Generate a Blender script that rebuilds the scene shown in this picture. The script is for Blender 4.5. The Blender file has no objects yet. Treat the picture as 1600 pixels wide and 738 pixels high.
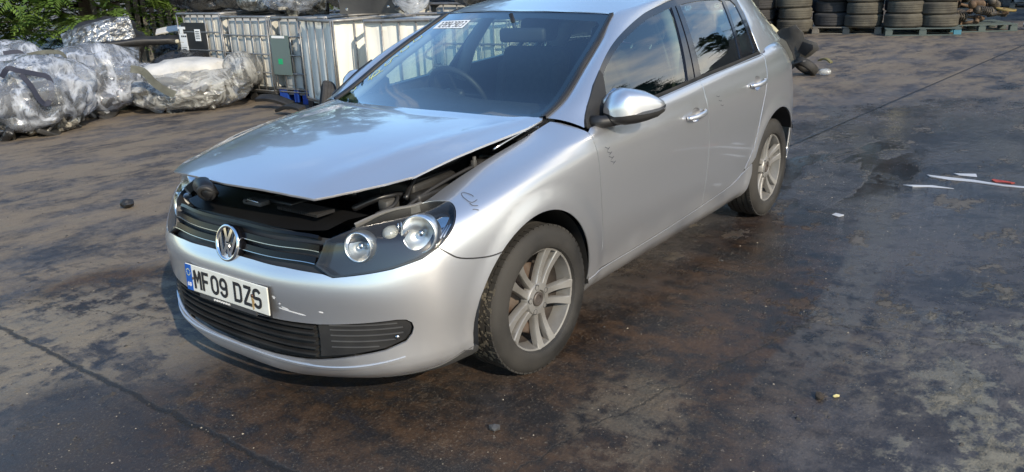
import bpy, math, random
import numpy as np
from mathutils import Vector, Matrix, geometry, noise
SC=bpy.context.scene
random.seed(7); RNG=np.random.default_rng(7)
PI=math.pi
# ---------------------------------------------------------------- camera
cam=bpy.data.objects.new('camera',bpy.data.cameras.new('camera'));SC.collection.objects.link(cam);SC.camera=cam
CP=Vector((2.5526,2.6724,1.6124));yaw,pitch,roll=3.796438,.315436,-.0413396
_f=Vector((math.cos(pitch)*math.cos(yaw),math.cos(pitch)*math.sin(yaw),-math.sin(pitch)))
_r=_f.cross(Vector((0,0,1))).normalized();_u=_r.cross(_f)
_c,_s=math.cos(roll),math.sin(roll)
_r,_u=_c*_r+_s*_u,-_s*_r+_c*_u
M3=Matrix((_r,_u,-_f)).transposed()
cam.matrix_world=Matrix.Translation(CP)@M3.to_4x4()
cam.data.sensor_width=36;cam.data.lens=29.087;cam.data.clip_end=2000;cam.data.clip_start=.05
# ---------------------------------------------------------------- light
SUN_EL=math.radians(30);SUN_AZ=math.atan2(.907,.42)          # azimuth measured from +X
sd=Vector((math.cos(SUN_EL)*math.cos(SUN_AZ),math.cos(SUN_EL)*math.sin(SUN_AZ),math.sin(SUN_EL)))
sl=bpy.data.lights.new('sun','SUN');sl.energy=2.9;sl.angle=math.radians(.6);sl.color=(1,.87,.68)
so=bpy.data.objects.new('sun',sl);SC.collection.objects.link(so);so.rotation_euler=sd.to_track_quat('Z','Y').to_euler();so.location=(0,0,20)
W=bpy.data.worlds.new('World');SC.world=W;W.use_nodes=True
nt=W.node_tree;nt.nodes.clear()
out=nt.nodes.new('ShaderNodeOutputWorld');bg=nt.nodes.new('ShaderNodeBackground')
sky=nt.nodes.new('ShaderNodeTexSky');sky.sky_type='NISHITA';sky.sun_disc=False
sky.sun_elevation=SUN_EL;sky.sun_rotation=PI/2-SUN_AZ;sky.air_density=1.5;sky.dust_density=.3;sky.ozone_density=6.0
tc=nt.nodes.new('ShaderNodeTexCoord')
mp=nt.nodes.new('ShaderNodeMapping');mp.inputs['Scale'].default_value=(1.6,3.4,5.0);mp.inputs['Rotation'].default_value=(0,0,.5)
nz=nt.nodes.new('ShaderNodeTexNoise');nz.inputs['Scale'].default_value=1.3;nz.inputs['Detail'].default_value=7;nz.inputs['Roughness'].default_value=.55;nz.inputs['Distortion'].default_value=.5
cr=nt.nodes.new('ShaderNodeValToRGB');cr.color_ramp.elements[0].position=.54;cr.color_ramp.elements[1].position=.80
mx=nt.nodes.new('ShaderNodeMix');mx.data_type='RGBA';mx.inputs['B'].default_value=(6.6,6.3,5.7,1)
# the cloud bank lies towards the sun side of the yard
dotn=nt.nodes.new('ShaderNodeVectorMath');dotn.operation='DOT_PRODUCT';dotn.inputs[1].default_value=(-.35,.93,-.15)
mrn=nt.nodes.new('ShaderNodeMapRange');mrn.interpolation_type='SMOOTHSTEP'
for i,v_ in ((1,.1),(2,.75),(3,-.10),(4,.24)): mrn.inputs[i].default_value=v_
addn=nt.nodes.new('ShaderNodeMath');addn.operation='ADD'
for a,b in ((tc.outputs['Generated'],mp.inputs[0]),(mp.outputs[0],nz.inputs['Vector']),(nz.outputs[0],addn.inputs[0]),(tc.outputs['Generated'],dotn.inputs[0]),(dotn.outputs['Value'],mrn.inputs[0]),(mrn.outputs[0],addn.inputs[1]),(addn.outputs[0],cr.inputs[0]),(cr.outputs[0],mx.inputs['Factor']),(sky.outputs[0],mx.inputs['A']),(mx.outputs['Result'],bg.inputs[0]),(bg.outputs[0],out.inputs[0])):
    nt.links.new(a,b)
bg.inputs[1].default_value=.15
SC.view_settings.view_transform='Standard';SC.view_settings.look='None';SC.view_settings.exposure=.75;SC.view_settings.gamma=1
SC.render.engine='CYCLES'
SC.cycles.max_bounces=8;SC.cycles.transparent_max_bounces=16;SC.cycles.caustics_reflective=False;SC.cycles.caustics_refractive=False
# ---------------------------------------------------------------- helpers
COL=SC.collection
MATS={}
def nd(nt,t,**k):
    n=nt.nodes.new(t)
    for a,b in k.items():
        if a.startswith('i_'):
            n.inputs[a[2:].replace('_',' ')].default_value=b
        else: setattr(n,a,b)
    return n
def base_mat(name,col=(.5,.5,.5),rough=.5,metal=0.,coat=0.,coatr=.03,spec=.5):
    m=bpy.data.materials.new(name);m.use_nodes=True;t=m.node_tree;b=t.nodes['Principled BSDF']
    b.inputs['Base Color'].default_value=(*col,1);b.inputs['Roughness'].default_value=rough;b.inputs['Metallic'].default_value=metal
    b.inputs['Coat Weight'].default_value=coat;b.inputs['Coat Roughness'].default_value=coatr;b.inputs['Specular IOR Level'].default_value=spec
    MATS[name]=m;return m,t,b
def noise_mat(name,c1,c2,scale=8,rough=(.5,.7),metal=0,bump=.1,bscale=None,detail=5,ramp=(.35,.65),coat=0,stretch=(1,1,1),dist=0.,bdist=.01):
    m,t,b=base_mat(name,c1,rough[0],metal,coat)
    co=nd(t,'ShaderNodeTexCoord');mp=nd(t,'ShaderNodeMapping');mp.inputs['Scale'].default_value=stretch
    n=nd(t,'ShaderNodeTexNoise');n.inputs['Scale'].default_value=scale;n.inputs['Detail'].default_value=detail;n.inputs['Distortion'].default_value=dist
    r=nd(t,'ShaderNodeValToRGB');e=r.color_ramp.elements;e[0].position,e[1].position=ramp;e[0].color=(*c1,1);e[1].color=(*c2,1)
    L=t.links.new
    L(co.outputs['Object'],mp.inputs[0]);L(mp.outputs[0],n.inputs['Vector']);L(n.outputs[0],r.inputs[0]);L(r.outputs[0],b.inputs['Base Color'])
    mr=nd(t,'ShaderNodeMapRange');mr.inputs['From Min'].default_value=.3;mr.inputs['From Max'].default_value=.7;mr.inputs['To Min'].default_value=rough[0];mr.inputs['To Max'].default_value=rough[1]
    L(n.outputs[0],mr.inputs[0]);L(mr.outputs[0],b.inputs['Roughness'])
    if bump:
        n2=nd(t,'ShaderNodeTexNoise');n2.inputs['Scale'].default_value=bscale or scale*6;n2.inputs['Detail'].default_value=4
        bp=nd(t,'ShaderNodeBump');bp.inputs['Strength'].default_value=bump;bp.inputs['Distance'].default_value=bdist
        L(mp.outputs[0],n2.inputs['Vector']);L(n2.outputs[0],bp.inputs['Height']);L(bp.outputs[0],b.inputs['Normal'])
    return m
def link(o,parent=None):
    COL.objects.link(o)
    if parent is not None: o.parent=parent
    return o
def obj(name,mesh,mat=None,parent=None,**props):
    o=bpy.data.objects.new(name,mesh);link(o,parent)
    if mat is not None and len(mesh.materials)==0: mesh.materials.append(mat)
    for k,v in props.items(): o[k]=v
    return o
def thing(name,label,cat,loc=(0,0,0),rz=0,group=None):
    o=bpy.data.objects.new(name,None);COL.objects.link(o);o.location=loc;o.rotation_euler=(0,0,rz);o.empty_display_size=.1
    o['label']=label;o['category']=cat
    if group:o['group']=group
    return o
def tag(o,label,cat,group=None):
    o['label']=label;o['category']=cat
    if group:o['group']=group
    return o
def dup_tree(o,parent=None):
    c=o.copy();COL.objects.link(c)
    if parent is not None: c.parent=parent
    for ch in list(o.children): dup_tree(ch,c)
    return c
class MB:
    """collects boxes, tubes, lathes and free polygons into one mesh"""
    def __init__(s): s.v=[];s.f=[];s.sm=[]
    def add(s,vs,fs,smooth=False,M=None):
        k=len(s.v)
        if M is not None: vs=[tuple(M@Vector(v)) for v in vs]
        s.v+= [tuple(v) for v in vs];s.f+=[tuple(i+k for i in f) for f in fs];s.sm+=[smooth]*len(fs);return s
    def box(s,c,d,M=None,taper=1.):
        x,y,z=d[0]/2,d[1]/2,d[2]/2
        vs=[(c[0]+a*x*(taper if e>0 else 1),c[1]+b*y*(taper if e>0 else 1),c[2]+e*z) for e in(-1,1) for b in(-1,1) for a in(-1,1)]
        return s.add(vs,[(0,2,3,1),(4,5,7,6),(0,1,5,4),(2,6,7,3),(0,4,6,2),(1,3,7,5)],False,M)
    def rbox(s,c,d,r=.01,n=3,M=None,smooth=True):
        """box with rounded edges: superellipsoid-style grid"""
        vs=[];N=4*(n+1);x,y,z=[q/2 for q in d];r=min(r,x,y,z)
        rings=[]
        for i in range(-n-0,n+1): pass
        prof=[]
        for i in range(n+1):
            a=-PI/2+i*(PI/2)/n;prof.append((r*(math.cos(a))-r,-z+r+r*math.sin(a)))
        for i in range(n+1):
            a=i*(PI/2)/n;prof.append((r*math.cos(a)-r,z-r+r*math.sin(a)))
        for (o_,zz) in prof:
            for q,(sx,sy) in enumerate(((1,1),(-1,1),(-1,-1),(1,-1))):
                for j in range(n+1):
                    a=q*PI/2+j*(PI/2)/n
                    rr=r+o_
                    vs.append((c[0]+sx*(x-r)+rr*math.cos(a),c[1]+sy*(y-r)+rr*math.sin(a),c[2]+zz))
        fs=[];K=len(prof)
        for k in range(K-1):
            for j in range(N):
                fs.append((k*N+j,k*N+(j+1)%N,(k+1)*N+(j+1)%N,(k+1)*N+j))
        fs.append(tuple(range(N-1,-1,-1)));fs.append(tuple((K-1)*N+j for j in range(N)))
        return s.add(vs,fs,smooth,M)
    def tube(s,pts,r,n=8,cap=True,M=None,closed=False,sx=1.):
        pts=[Vector(p) for p in pts];m=len(pts);vs=[];rs=r if hasattr(r,'__len__') else [r]*m
        up=None
        for i,p in enumerate(pts):
            if closed: t=(pts[(i+1)%m]-pts[i-1])
            else: t=(pts[min(i+1,m-1)]-pts[max(i-1,0)])
            t.normalize()
            if up is None:
                up=Vector((0,0,1)) if abs(t.z)<.9 else Vector((1,0,0))
            a=t.cross(up);a.normalize();b=a.cross(t);b.normalize();up=b
            for j in range(n):
                w=2*PI*j/n;vs.append(p+(a*math.cos(w)*sx+b*math.sin(w))*rs[i])
        fs=[]
        for i in range(m if closed else m-1):
            for j in range(n):
                fs.append((i*n+j,i*n+(j+1)%n,((i+1)%m)*n+(j+1)%n,((i+1)%m)*n+j))
        if cap and not closed: fs.append(tuple(range(n))[::-1]);fs.append(tuple((m-1)*n+j for j in range(n)))
        return s.add(vs,fs,True,M)
    def lathe(s,prof,n=32,M=None,closed=False,smooth=True):
        """prof: (r,h) list revolved round the local Y axis"""
        m=len(prof);vs=[]
        for i in range(n):
            w=2*PI*i/n
            for r,h in prof: vs.append((r*math.cos(w),h,r*math.sin(w)))
        fs=[]
        for i in range(n):
            for j in range(m if closed else m-1):
                fs.append((i*m+j,i*m+(j+1)%m,((i+1)%n)*m+(j+1)%m,((i+1)%n)*m+j))
        return s.add(vs,fs,smooth,M)
    def prism(s,poly,h0,h1,M=None,smooth=False):
        """poly in local XZ, extruded along local Y from h0 to h1"""
        n=len(poly);vs=[(a,h0,b) for a,b in poly]+[(a,h1,b) for a,b in poly]
        fs=[tuple(range(n)),tuple(range(2*n-1,n-1,-1))]+[(i,i+n,(i+1)%n+n,(i+1)%n) for i in range(n)]
        return s.add(vs,fs,smooth,M)
    def mesh(s,name='m',fix=True):
        me=bpy.data.meshes.new(name);me.from_pydata(s.v,[],s.f)
        me.polygons.foreach_set('use_smooth',s.sm);me.validate();me.update()
        if fix:
            import bmesh
            bm=bmesh.new();bm.from_mesh(me);bmesh.ops.recalc_face_normals(bm,faces=bm.faces);bm.to_mesh(me);bm.free()
        return me
    def build(s,name,mat,parent=None,fix=True,sharp=None,**pr):
        me=s.mesh(name,fix)
        if sharp: me.set_sharp_from_angle(angle=math.radians(sharp))
        return obj(name,me,mat,parent,**pr)
def T(x=0,y=0,z=0): return Matrix.Translation((x,y,z))
def Rz(a): return Matrix.Rotation(a,4,'Z')
def Rx(a): return Matrix.Rotation(a,4,'X')
def Ry(a): return Matrix.Rotation(a,4,'Y')
def npmesh(name,V,F,mat,smooth=True,N=None):
    me=bpy.data.meshes.new(name);me.from_pydata(np.asarray(V,float).tolist(),[],[tuple(int(i) for i in f) for f in F])
    me.polygons.foreach_set('use_smooth',[smooth]*len(me.polygons))
    me.materials.append(mat)
    if N is not None: me.normals_split_custom_set_from_vertices(np.asarray(N,float).tolist())
    me.update();return me
import numpy as np
# ---------------------------------------------------------------- body surface
def spline_basis(k):
    """natural-cubic cardinal splines on knots k -> function(t)->(len(t),len(k)) matrix"""
    k=np.array(k,float);n=len(k);h=np.diff(k)
    A=np.zeros((n,n));B=np.zeros((n,n));A[0,0]=A[-1,-1]=1
    for i in range(1,n-1):
        A[i,i-1]=h[i-1];A[i,i]=2*(h[i-1]+h[i]);A[i,i+1]=h[i]
        B[i,i-1]=6/h[i-1];B[i,i]=-6/h[i-1]-6/h[i];B[i,i+1]=6/h[i]
    M=np.linalg.solve(A,B);I=np.eye(n)
    def f(t):
        t=np.clip(np.atleast_1d(np.asarray(t,float)),k[0],k[-1])
        i=np.clip(np.searchsorted(k,t,side='right')-1,0,n-2)
        hi=h[i][:,None];a=((k[i+1]-t))[:,None];b=((t-k[i]))[:,None]
        return M[i]*a**3/(6*hi)+M[i+1]*b**3/(6*hi)+(I[i]/hi-M[i]*hi/6)*a+(I[i+1]/hi-M[i+1]*hi/6)*b
    return f
def belt(x): return .945+.0585*(-.39-x)-.012*max(0,(-.39-x-1.3))
def sidep(x,dy=0.,w=0.):
    t=.022*(-.39-x)
    b=belt(x)
    ys=[.800,.836,.858,.876,.885,.889,.887,.880,.862,.826,.70]
    zs=[.205,.245,.31,.44,.57,.70,.80,.865+t,.912+t*1.6,b,b+.03]
    return [(x,y-dy*(.6+.4*(i/10)),z) for i,(y,z) in enumerate(zip(ys,zs))]
VK=[.20,.245,.31,.44,.57,.66,.75,.82,.87,.92,1.0]
ST=[]   # (u, rows)
ST.append((0.0,[(.835,0,.178),(.856,0,.22),(.861,0,.30),(.866,0,.44),(.872,0,.560),(.850,0,.612),(.827,0,.662),(.815,0,.702),(.80,0,.735),(.79,0,.755),(.74,0,.765)]))
ST.append((0.30,[(.818,.29,.180),(.842,.295,.22),(.847,.30,.30),(.852,.30,.44),(.858,.30,.560),(.837,.298,.612),(.815,.293,.662),(.803,.288,.702),(.789,.285,.735),(.777,.28,.755),(.727,.28,.765)]))
ST.append((0.53,[(.745,.49,.185),(.782,.50,.22),(.792,.51,.30),(.793,.510,.44),(.797,.511,.560),(.776,.502,.627),(.754,.495,.683),(.742,.49,.725),(.715,.48,.752),(.685,.47,.770),(.645,.455,.780)]))
ST.append((0.75,[(.635,.64,.185),(.670,.665,.225),(.684,.675,.30),(.691,.680,.44),(.695,.681,.562),(.676,.672,.642),(.652,.663,.708),(.625,.65,.745),(.585,.625,.768),(.55,.60,.783),(.52,.57,.792)]))
ST.append((0.93,[(.515,.745,.195),(.548,.772,.235),(.563,.783,.31),(.574,.790,.44),(.578,.792,.57),(.563,.788,.66),(.535,.773,.725),(.50,.75,.765),(.465,.715,.788),(.44,.67,.797),(.43,.63,.80)]))
ST.append((1.08,[(.41,.785,.21),(.44,.82,.25),(.452,.833,.32),(.46,.842,.44),(.463,.845,.57),(.45,.843,.67),(.42,.828,.745),(.385,.80,.787),(.355,.757,.812),(.335,.70,.823),(.325,.633,.828)]))
ST.append((1.26,[(.25,.795,.225),(.272,.845,.26),(.28,.862,.32),(.283,.874,.44),(.285,.880,.57),(.275,.878,.68),(.255,.866,.765),(.235,.84,.812),(.215,.79,.842),(.20,.725,.858),(.19,.645,.868)]))
ST.append((1.54,[(0,.80,.215),(0,.848,.25),(0,.868,.31),(0,.882,.44),(0,.888,.57),(0,.889,.69),(0,.882,.79),(-.005,.862,.848),(-.01,.818,.882),(-.01,.748,.900),(-.01,.66,.912)]))
ST.append((1.74,[(-.2,.80,.207),(-.2,.84,.247),(-.2,.862,.31),(-.2,.878,.44),(-.2,.887,.57),(-.2,.889,.70),(-.2,.885,.80),(-.203,.872,.862),(-.206,.84,.905),(-.208,.775,.932),(-.21,.672,.950)]))
ST.append((1.89,[(x,y,z) for x,y,z in sidep(-.35)]))
ST[-1][1][9]=(-.35,.815,.945);ST[-1][1][10]=(-.35,.69,.985)
for x,dy in [(-.55,.000),(-1.0,0),(-1.5,0),(-2.0,.000),(-2.4,.004),(-2.7,.014)]:
    ST.append((1.54-x,sidep(x,dy)))
def shrink(pts,f): return [(x,y,z) for x,y,z in pts]
ST.append((4.50,[(-2.97,.755,.24),(-2.97,.795,.27),(-2.97,.815,.33),(-2.97,.83,.44),(-2.97,.838,.57),(-2.97,.838,.70),(-2.965,.832,.80),(-2.955,.822,.90),(-2.945,.805,.97),(-2.93,.745,1.06),(-2.92,.64,1.09)]))
ST.append((4.72,[(-3.15,.66,.24),(-3.16,.70,.27),(-3.165,.715,.33),(-3.17,.725,.44),(-3.172,.73,.57),(-3.165,.728,.70),(-3.15,.72,.80),(-3.12,.70,.90),(-3.09,.68,.97),(-3.05,.655,1.06),(-3.03,.56,1.09)]))
ST.append((5.02,[(-3.24,.40,.24),(-3.26,.41,.27),(-3.27,.42,.33),(-3.285,.42,.44),(-3.29,.42,.57),(-3.25,.42,.70),(-3.22,.42,.80),(-3.19,.41,.90),(-3.165,.40,.97),(-3.12,.39,1.06),(-3.10,.34,1.09)]))
ST.append((5.42,[(-3.27,0,.24),(-3.29,0,.27),(-3.30,0,.33),(-3.315,0,.44),(-3.32,0,.57),(-3.275,0,.70),(-3.245,0,.80),(-3.215,0,.90),(-3.19,0,.97),(-3.145,0,1.06),(-3.12,0,1.09)]))
# mirror for symmetry across u=0 and across the tail
def _mir(s): return [(x,-y,z) for x,y,z in s]
U=[s[0] for s in ST];TAB=[s[1] for s in ST]
UK=[-U[2],-U[1]]+U+[2*U[-1]-U[-2],2*U[-1]-U[-3]]
TT=[_mir(TAB[2]),_mir(TAB[1])]+TAB+[_mir(TAB[-2]),_mir(TAB[-3])]
CT=np.array(TT,float)
BU=spline_basis(UK);BV=spline_basis(VK)
def arch(x,z,cx,r=.365,a=.010):
    d=np.sqrt((x-cx)**2+(z-.316)**2)
    # soft flare: a flat lip round the opening that fades outwards
    t=np.clip((d-r-.03)/.085,0,1);t=t*t*(3-2*t)
    return a*(1-t)
def P(u,v):
    u=np.atleast_1d(np.asarray(u,float));v=np.atleast_1d(np.asarray(v,float))
    Q=np.einsum('ia,ib,abk->ik',BU(u),BV(v),CT)
    side=(u>.98)&(u<4.6)
    m=np.where(side,arch(Q[:,0],Q[:,2],0.0)+arch(Q[:,0],Q[:,2],-2.578),0)
    f=np.clip((u-.98)/.12,0,1)
    Q[:,1]+=m*f
    # tornado line: a soft ridge under the windows
    c=.868+.013*(u-1.9)
    w=np.clip((u-1.3)/.5,0,1)*np.clip((4.75-u)/.3,0,1)
    Q[:,1]-=w*.0035*np.exp(-((v-(c-.028))/.018)**2)
    return Q
def PN(u,v,e=2e-3):
    u=np.atleast_1d(np.asarray(u,float));v=np.atleast_1d(np.asarray(v,float))
    a=P(u+e,v)-P(u-e,v);b=P(u,np.clip(v+e,VK[0],VK[-1]))-P(u,np.clip(v-e,VK[0],VK[-1]))
    n=np.cross(a,b);n/=np.linalg.norm(n,axis=1)[:,None]+1e-12
    return n
# greenhouse side: y = G(x,z)
def G(x,z):
    x=np.asarray(x,float);z=np.asarray(z,float)
    b=.945+.0585*(-.39-x)-.012*np.maximum(0,(-.39-x-1.3))
    h=np.maximum(0,z-b)
    y=.822-.43*h-.42*h*h
    r=np.maximum(0,-x-2.4);y-=(.25+.9*h)*r*r+.01*np.clip((-2.0-x)/.5,0,1)
    f=np.clip((x+.9)/.6,0,1);y-=.015*f*f
    return y
# END SURF
# ---------------------------------------------------------------- materials
def paint(name,col,metal=.85,rough=.32,dirt=.45,dcol=(.16,.14,.12)):
    """car paint: metallic base under clear coat, with a film of road dirt low down"""
    m,t,b=base_mat(name,col,rough,metal,1.0,.04);L=t.links.new
    co=nd(t,'ShaderNodeTexCoord');sp=nd(t,'ShaderNodeSeparateXYZ');L(co.outputs['Object'],sp.inputs[0])
    n=nd(t,'ShaderNodeTexNoise');n.inputs['Scale'].default_value=3.5;n.inputs['Detail'].default_value=3;n.inputs['Roughness'].default_value=.5;L(co.outputs['Object'],n.inputs['Vector'])
    h=nd(t,'ShaderNodeMapRange');h.inputs['From Min'].default_value=.42;h.inputs['From Max'].default_value=.18;h.inputs['To Min'].default_value=0;h.inputs['To Max'].default_value=1
    L(sp.outputs['Z'],h.inputs[0])
    r=nd(t,'ShaderNodeMapRange');r.inputs['From Min'].default_value=.38;r.inputs['From Max'].default_value=.75;L(n.outputs[0],r.inputs[0])
    a=nd(t,'ShaderNodeMath',operation='MULTIPLY');L(h.outputs[0],a.inputs[0]);L(r.outputs[0],a.inputs[1])
    a2=nd(t,'ShaderNodeMath',operation='MULTIPLY');L(a.outputs[0],a2.inputs[0]);a2.inputs[1].default_value=dirt
    a3=a2
    mx=nd(t,'ShaderNodeMix',data_type='RGBA');mx.inputs['A'].default_value=(*col,1);mx.inputs['B'].default_value=(*dcol,1);L(a3.outputs[0],mx.inputs['Factor']);L(mx.outputs['Result'],b.inputs['Base Color'])
    for inp,lo,hi in (('Roughness',rough,.7),('Metallic',metal,0),('Coat Weight',1.,.1)):
        q=nd(t,'ShaderNodeMapRange');q.inputs['To Min'].default_value=lo;q.inputs['To Max'].default_value=hi;L(a3.outputs[0],q.inputs[0]);L(q.outputs[0],b.inputs[inp])
    return m
SILVER=paint('silver_paint',(.70,.705,.72))
DKPAINT=paint('dark_blue_grey_paint',(.10,.12,.14))
BLACKP=noise_mat('black_plastic',(.012,.012,.013),(.024,.023,.022),6,(.42,.62),bump=.15,bscale=400,bdist=.001)
GREYP=noise_mat('grey_plastic',(.05,.05,.052),(.075,.074,.072),6,(.45,.65),bump=.1,bscale=300,bdist=.001)
GLOSSB=base_mat('gloss_black',(.008,.008,.010),.12,0,.6)[0]
DARKIN=noise_mat('dark_interior',(.008,.008,.009),(.018,.018,.019),4,(.7,.9),bump=0)
RUBBER=noise_mat('rubber',(.014,.013,.012),(.036,.033,.029),5,(.6,.85),bump=.2,bscale=90,bdist=.002)
CHROME=base_mat('chrome',(.82,.83,.85),.07,1)[0]
CHROMED=base_mat('dull_chrome',(.50,.51,.53),.22,1)[0]
ALLOY=noise_mat('alloy',(.38,.37,.35),(.19,.175,.155),9,(.38,.6),metal=.6,bump=.05,ramp=(.35,.8))
ALLOYD=noise_mat('alloy_grimy',(.11,.095,.085),(.055,.045,.04),9,(.5,.7),metal=.4,bump=.1)
RUST=noise_mat('rusty_steel',(.09,.045,.025),(.14,.11,.09),14,(.5,.8),metal=.4,bump=.2)
def glass(name,tint,ior=1.5,mul=1.6,rough=0.0):
    m=bpy.data.materials.new(name);m.use_nodes=True;t=m.node_tree;t.nodes.clear();L=t.links.new
    o=nd(t,'ShaderNodeOutputMaterial');mx=nd(t,'ShaderNodeMixShader');tr=nd(t,'ShaderNodeBsdfTransparent');gl=nd(t,'ShaderNodeBsdfGlossy');fr=nd(t,'ShaderNodeFresnel')
    tr.inputs[0].default_value=(*tint,1);gl.inputs[0].default_value=(1,1,1,1);gl.inputs['Roughness'].default_value=rough;
    ge=nd(t,'ShaderNodeNewGeometry');iv=nd(t,'ShaderNodeMapRange');iv.inputs['To Min'].default_value=ior;iv.inputs['To Max'].default_value=1/ior;L(ge.outputs['Backfacing'],iv.inputs[0]);L(iv.outputs[0],fr.inputs[0])   # a thin pane reflects alike from both sides
    # one thin sheet stands for both faces of a real pane
    a=nd(t,'ShaderNodeMath',operation='MULTIPLY',use_clamp=True);a.inputs[1].default_value=mul;L(fr.outputs[0],a.inputs[0])
    L(a.outputs[0],mx.inputs[0]);L(tr.outputs[0],mx.inputs[1]);L(gl.outputs[0],mx.inputs[2]);L(mx.outputs[0],o.inputs[0]);return m
WGLASS=glass('windscreen_glass',(.70,.84,.82),1.52,2.2)
SGLASS=glass('side_glass',(.62,.72,.63),1.52,2.2)
LGLASS=glass('lamp_glass',(.90,.91,.90),1.45,1.2,.0)
RUSTSTAIN=base_mat('rust_stain',(.30,.12,.02),.8)[0]
PLATE=noise_mat('plate_white',(.74,.73,.66),(.66,.65,.58),20,(.35,.5),bump=0)
INK=base_mat('black_ink',(.02,.02,.023),.4)[0]
PEN=base_mat('marker_pen',(.10,.11,.13),.6)[0]
BLUE=base_mat('plate_blue',(.01,.10,.42),.35)[0]
WHITEP=base_mat('white_print',(.80,.80,.78),.5)[0]
YELLOWC=base_mat('yellow_crayon',(.65,.66,.22),.7)[0]
REDLAMP=base_mat('red_lamp',(.38,.02,.02),.15,0,.6)[0]
AMBER=base_mat('amber_lamp',(.55,.20,.03),.2,0,.5)[0]
SEAT=noise_mat('seat_fabric',(.035,.035,.038),(.055,.055,.058),30,(.85,.95),bump=.3,bscale=300,bdist=.002)
SCUFF=base_mat('scuffed_primer',(.62,.62,.62),.6)[0]
# ---------------------------------------------------------------- panel builder
def Pf(u,v):
    """whole-car body surface: u<0 is the far side"""
    u=np.asarray(u,float);Q=P(np.abs(u),v);Q[:,1]*=np.where(u<0,-1,1);return Q
def Nf(u,v):
    u=np.asarray(u,float);n=PN(np.abs(u)+1e-6,v);n[:,1]*=np.where(u<0,-1,1);return n
def Gs(x,z): return np.stack([x,G(x,z),z],1)
def Gn(x,z,e=1e-3):
    gx=(G(x+e,z)-G(x-e,z))/(2*e);gz=(G(x,z+e)-G(x,z-e))/(2*e)
    n=np.stack([-gx,np.ones_like(gx),-gz],1);return n/np.linalg.norm(n,axis=1)[:,None]
def resamp(poly,step):
    o=[]
    n=len(poly)
    for i in range(n):
        a=np.array(poly[i]);b=np.array(poly[(i+1)%n]);k=max(1,int(math.ceil(np.linalg.norm(b-a)/step)))
        for j in range(k): o.append(a+(b-a)*j/k)
    return np.array(o)
def area(p): x,y=p[:,0],p[:,1];return .5*np.sum(x*np.roll(y,-1)-np.roll(x,-1)*y)
def shrink_poly(p,g):
    if g==0: return p
    d=np.roll(p,-1,0)-np.roll(p,1,0);d/=np.linalg.norm(d,axis=1)[:,None]+1e-9
    n=np.stack([-d[:,1],d[:,0]],1)*(1 if area(p)>0 else -1);return p+n*g
def inside(pts,poly):
    x,y=pts[:,0],pts[:,1];c=np.zeros(len(pts),bool);n=len(poly)
    for i in range(n):
        x1,y1=poly[i];x2,y2=poly[(i+1)%n]
        if y1==y2: continue
        k=((y1>y)!=(y2>y))&(x<(x2-x1)*(y-y1)/(y2-y1)+x1);c^=k
    return c
def smoothpoly(pts,closed=True,k=6):
    """Catmull-Rom through the points"""
    pts=np.array(pts,float);n=len(pts);o=[]
    for i in range(n if closed else n-1):
        p0,p1,p2,p3=[pts[(i+j)%n] if closed else pts[min(max(i+j,0),n-1)] for j in(-1,0,1,2)]
        for t in np.arange(k)/k:
            o.append(.5*((2*p1)+(-p0+p2)*t+(2*p0-5*p1+4*p2-p3)*t*t+(-p0+3*p1-3*p2+p3)*t**3))
    if not closed:o.append(pts[-1])
    return [tuple(q) for q in o]
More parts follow.
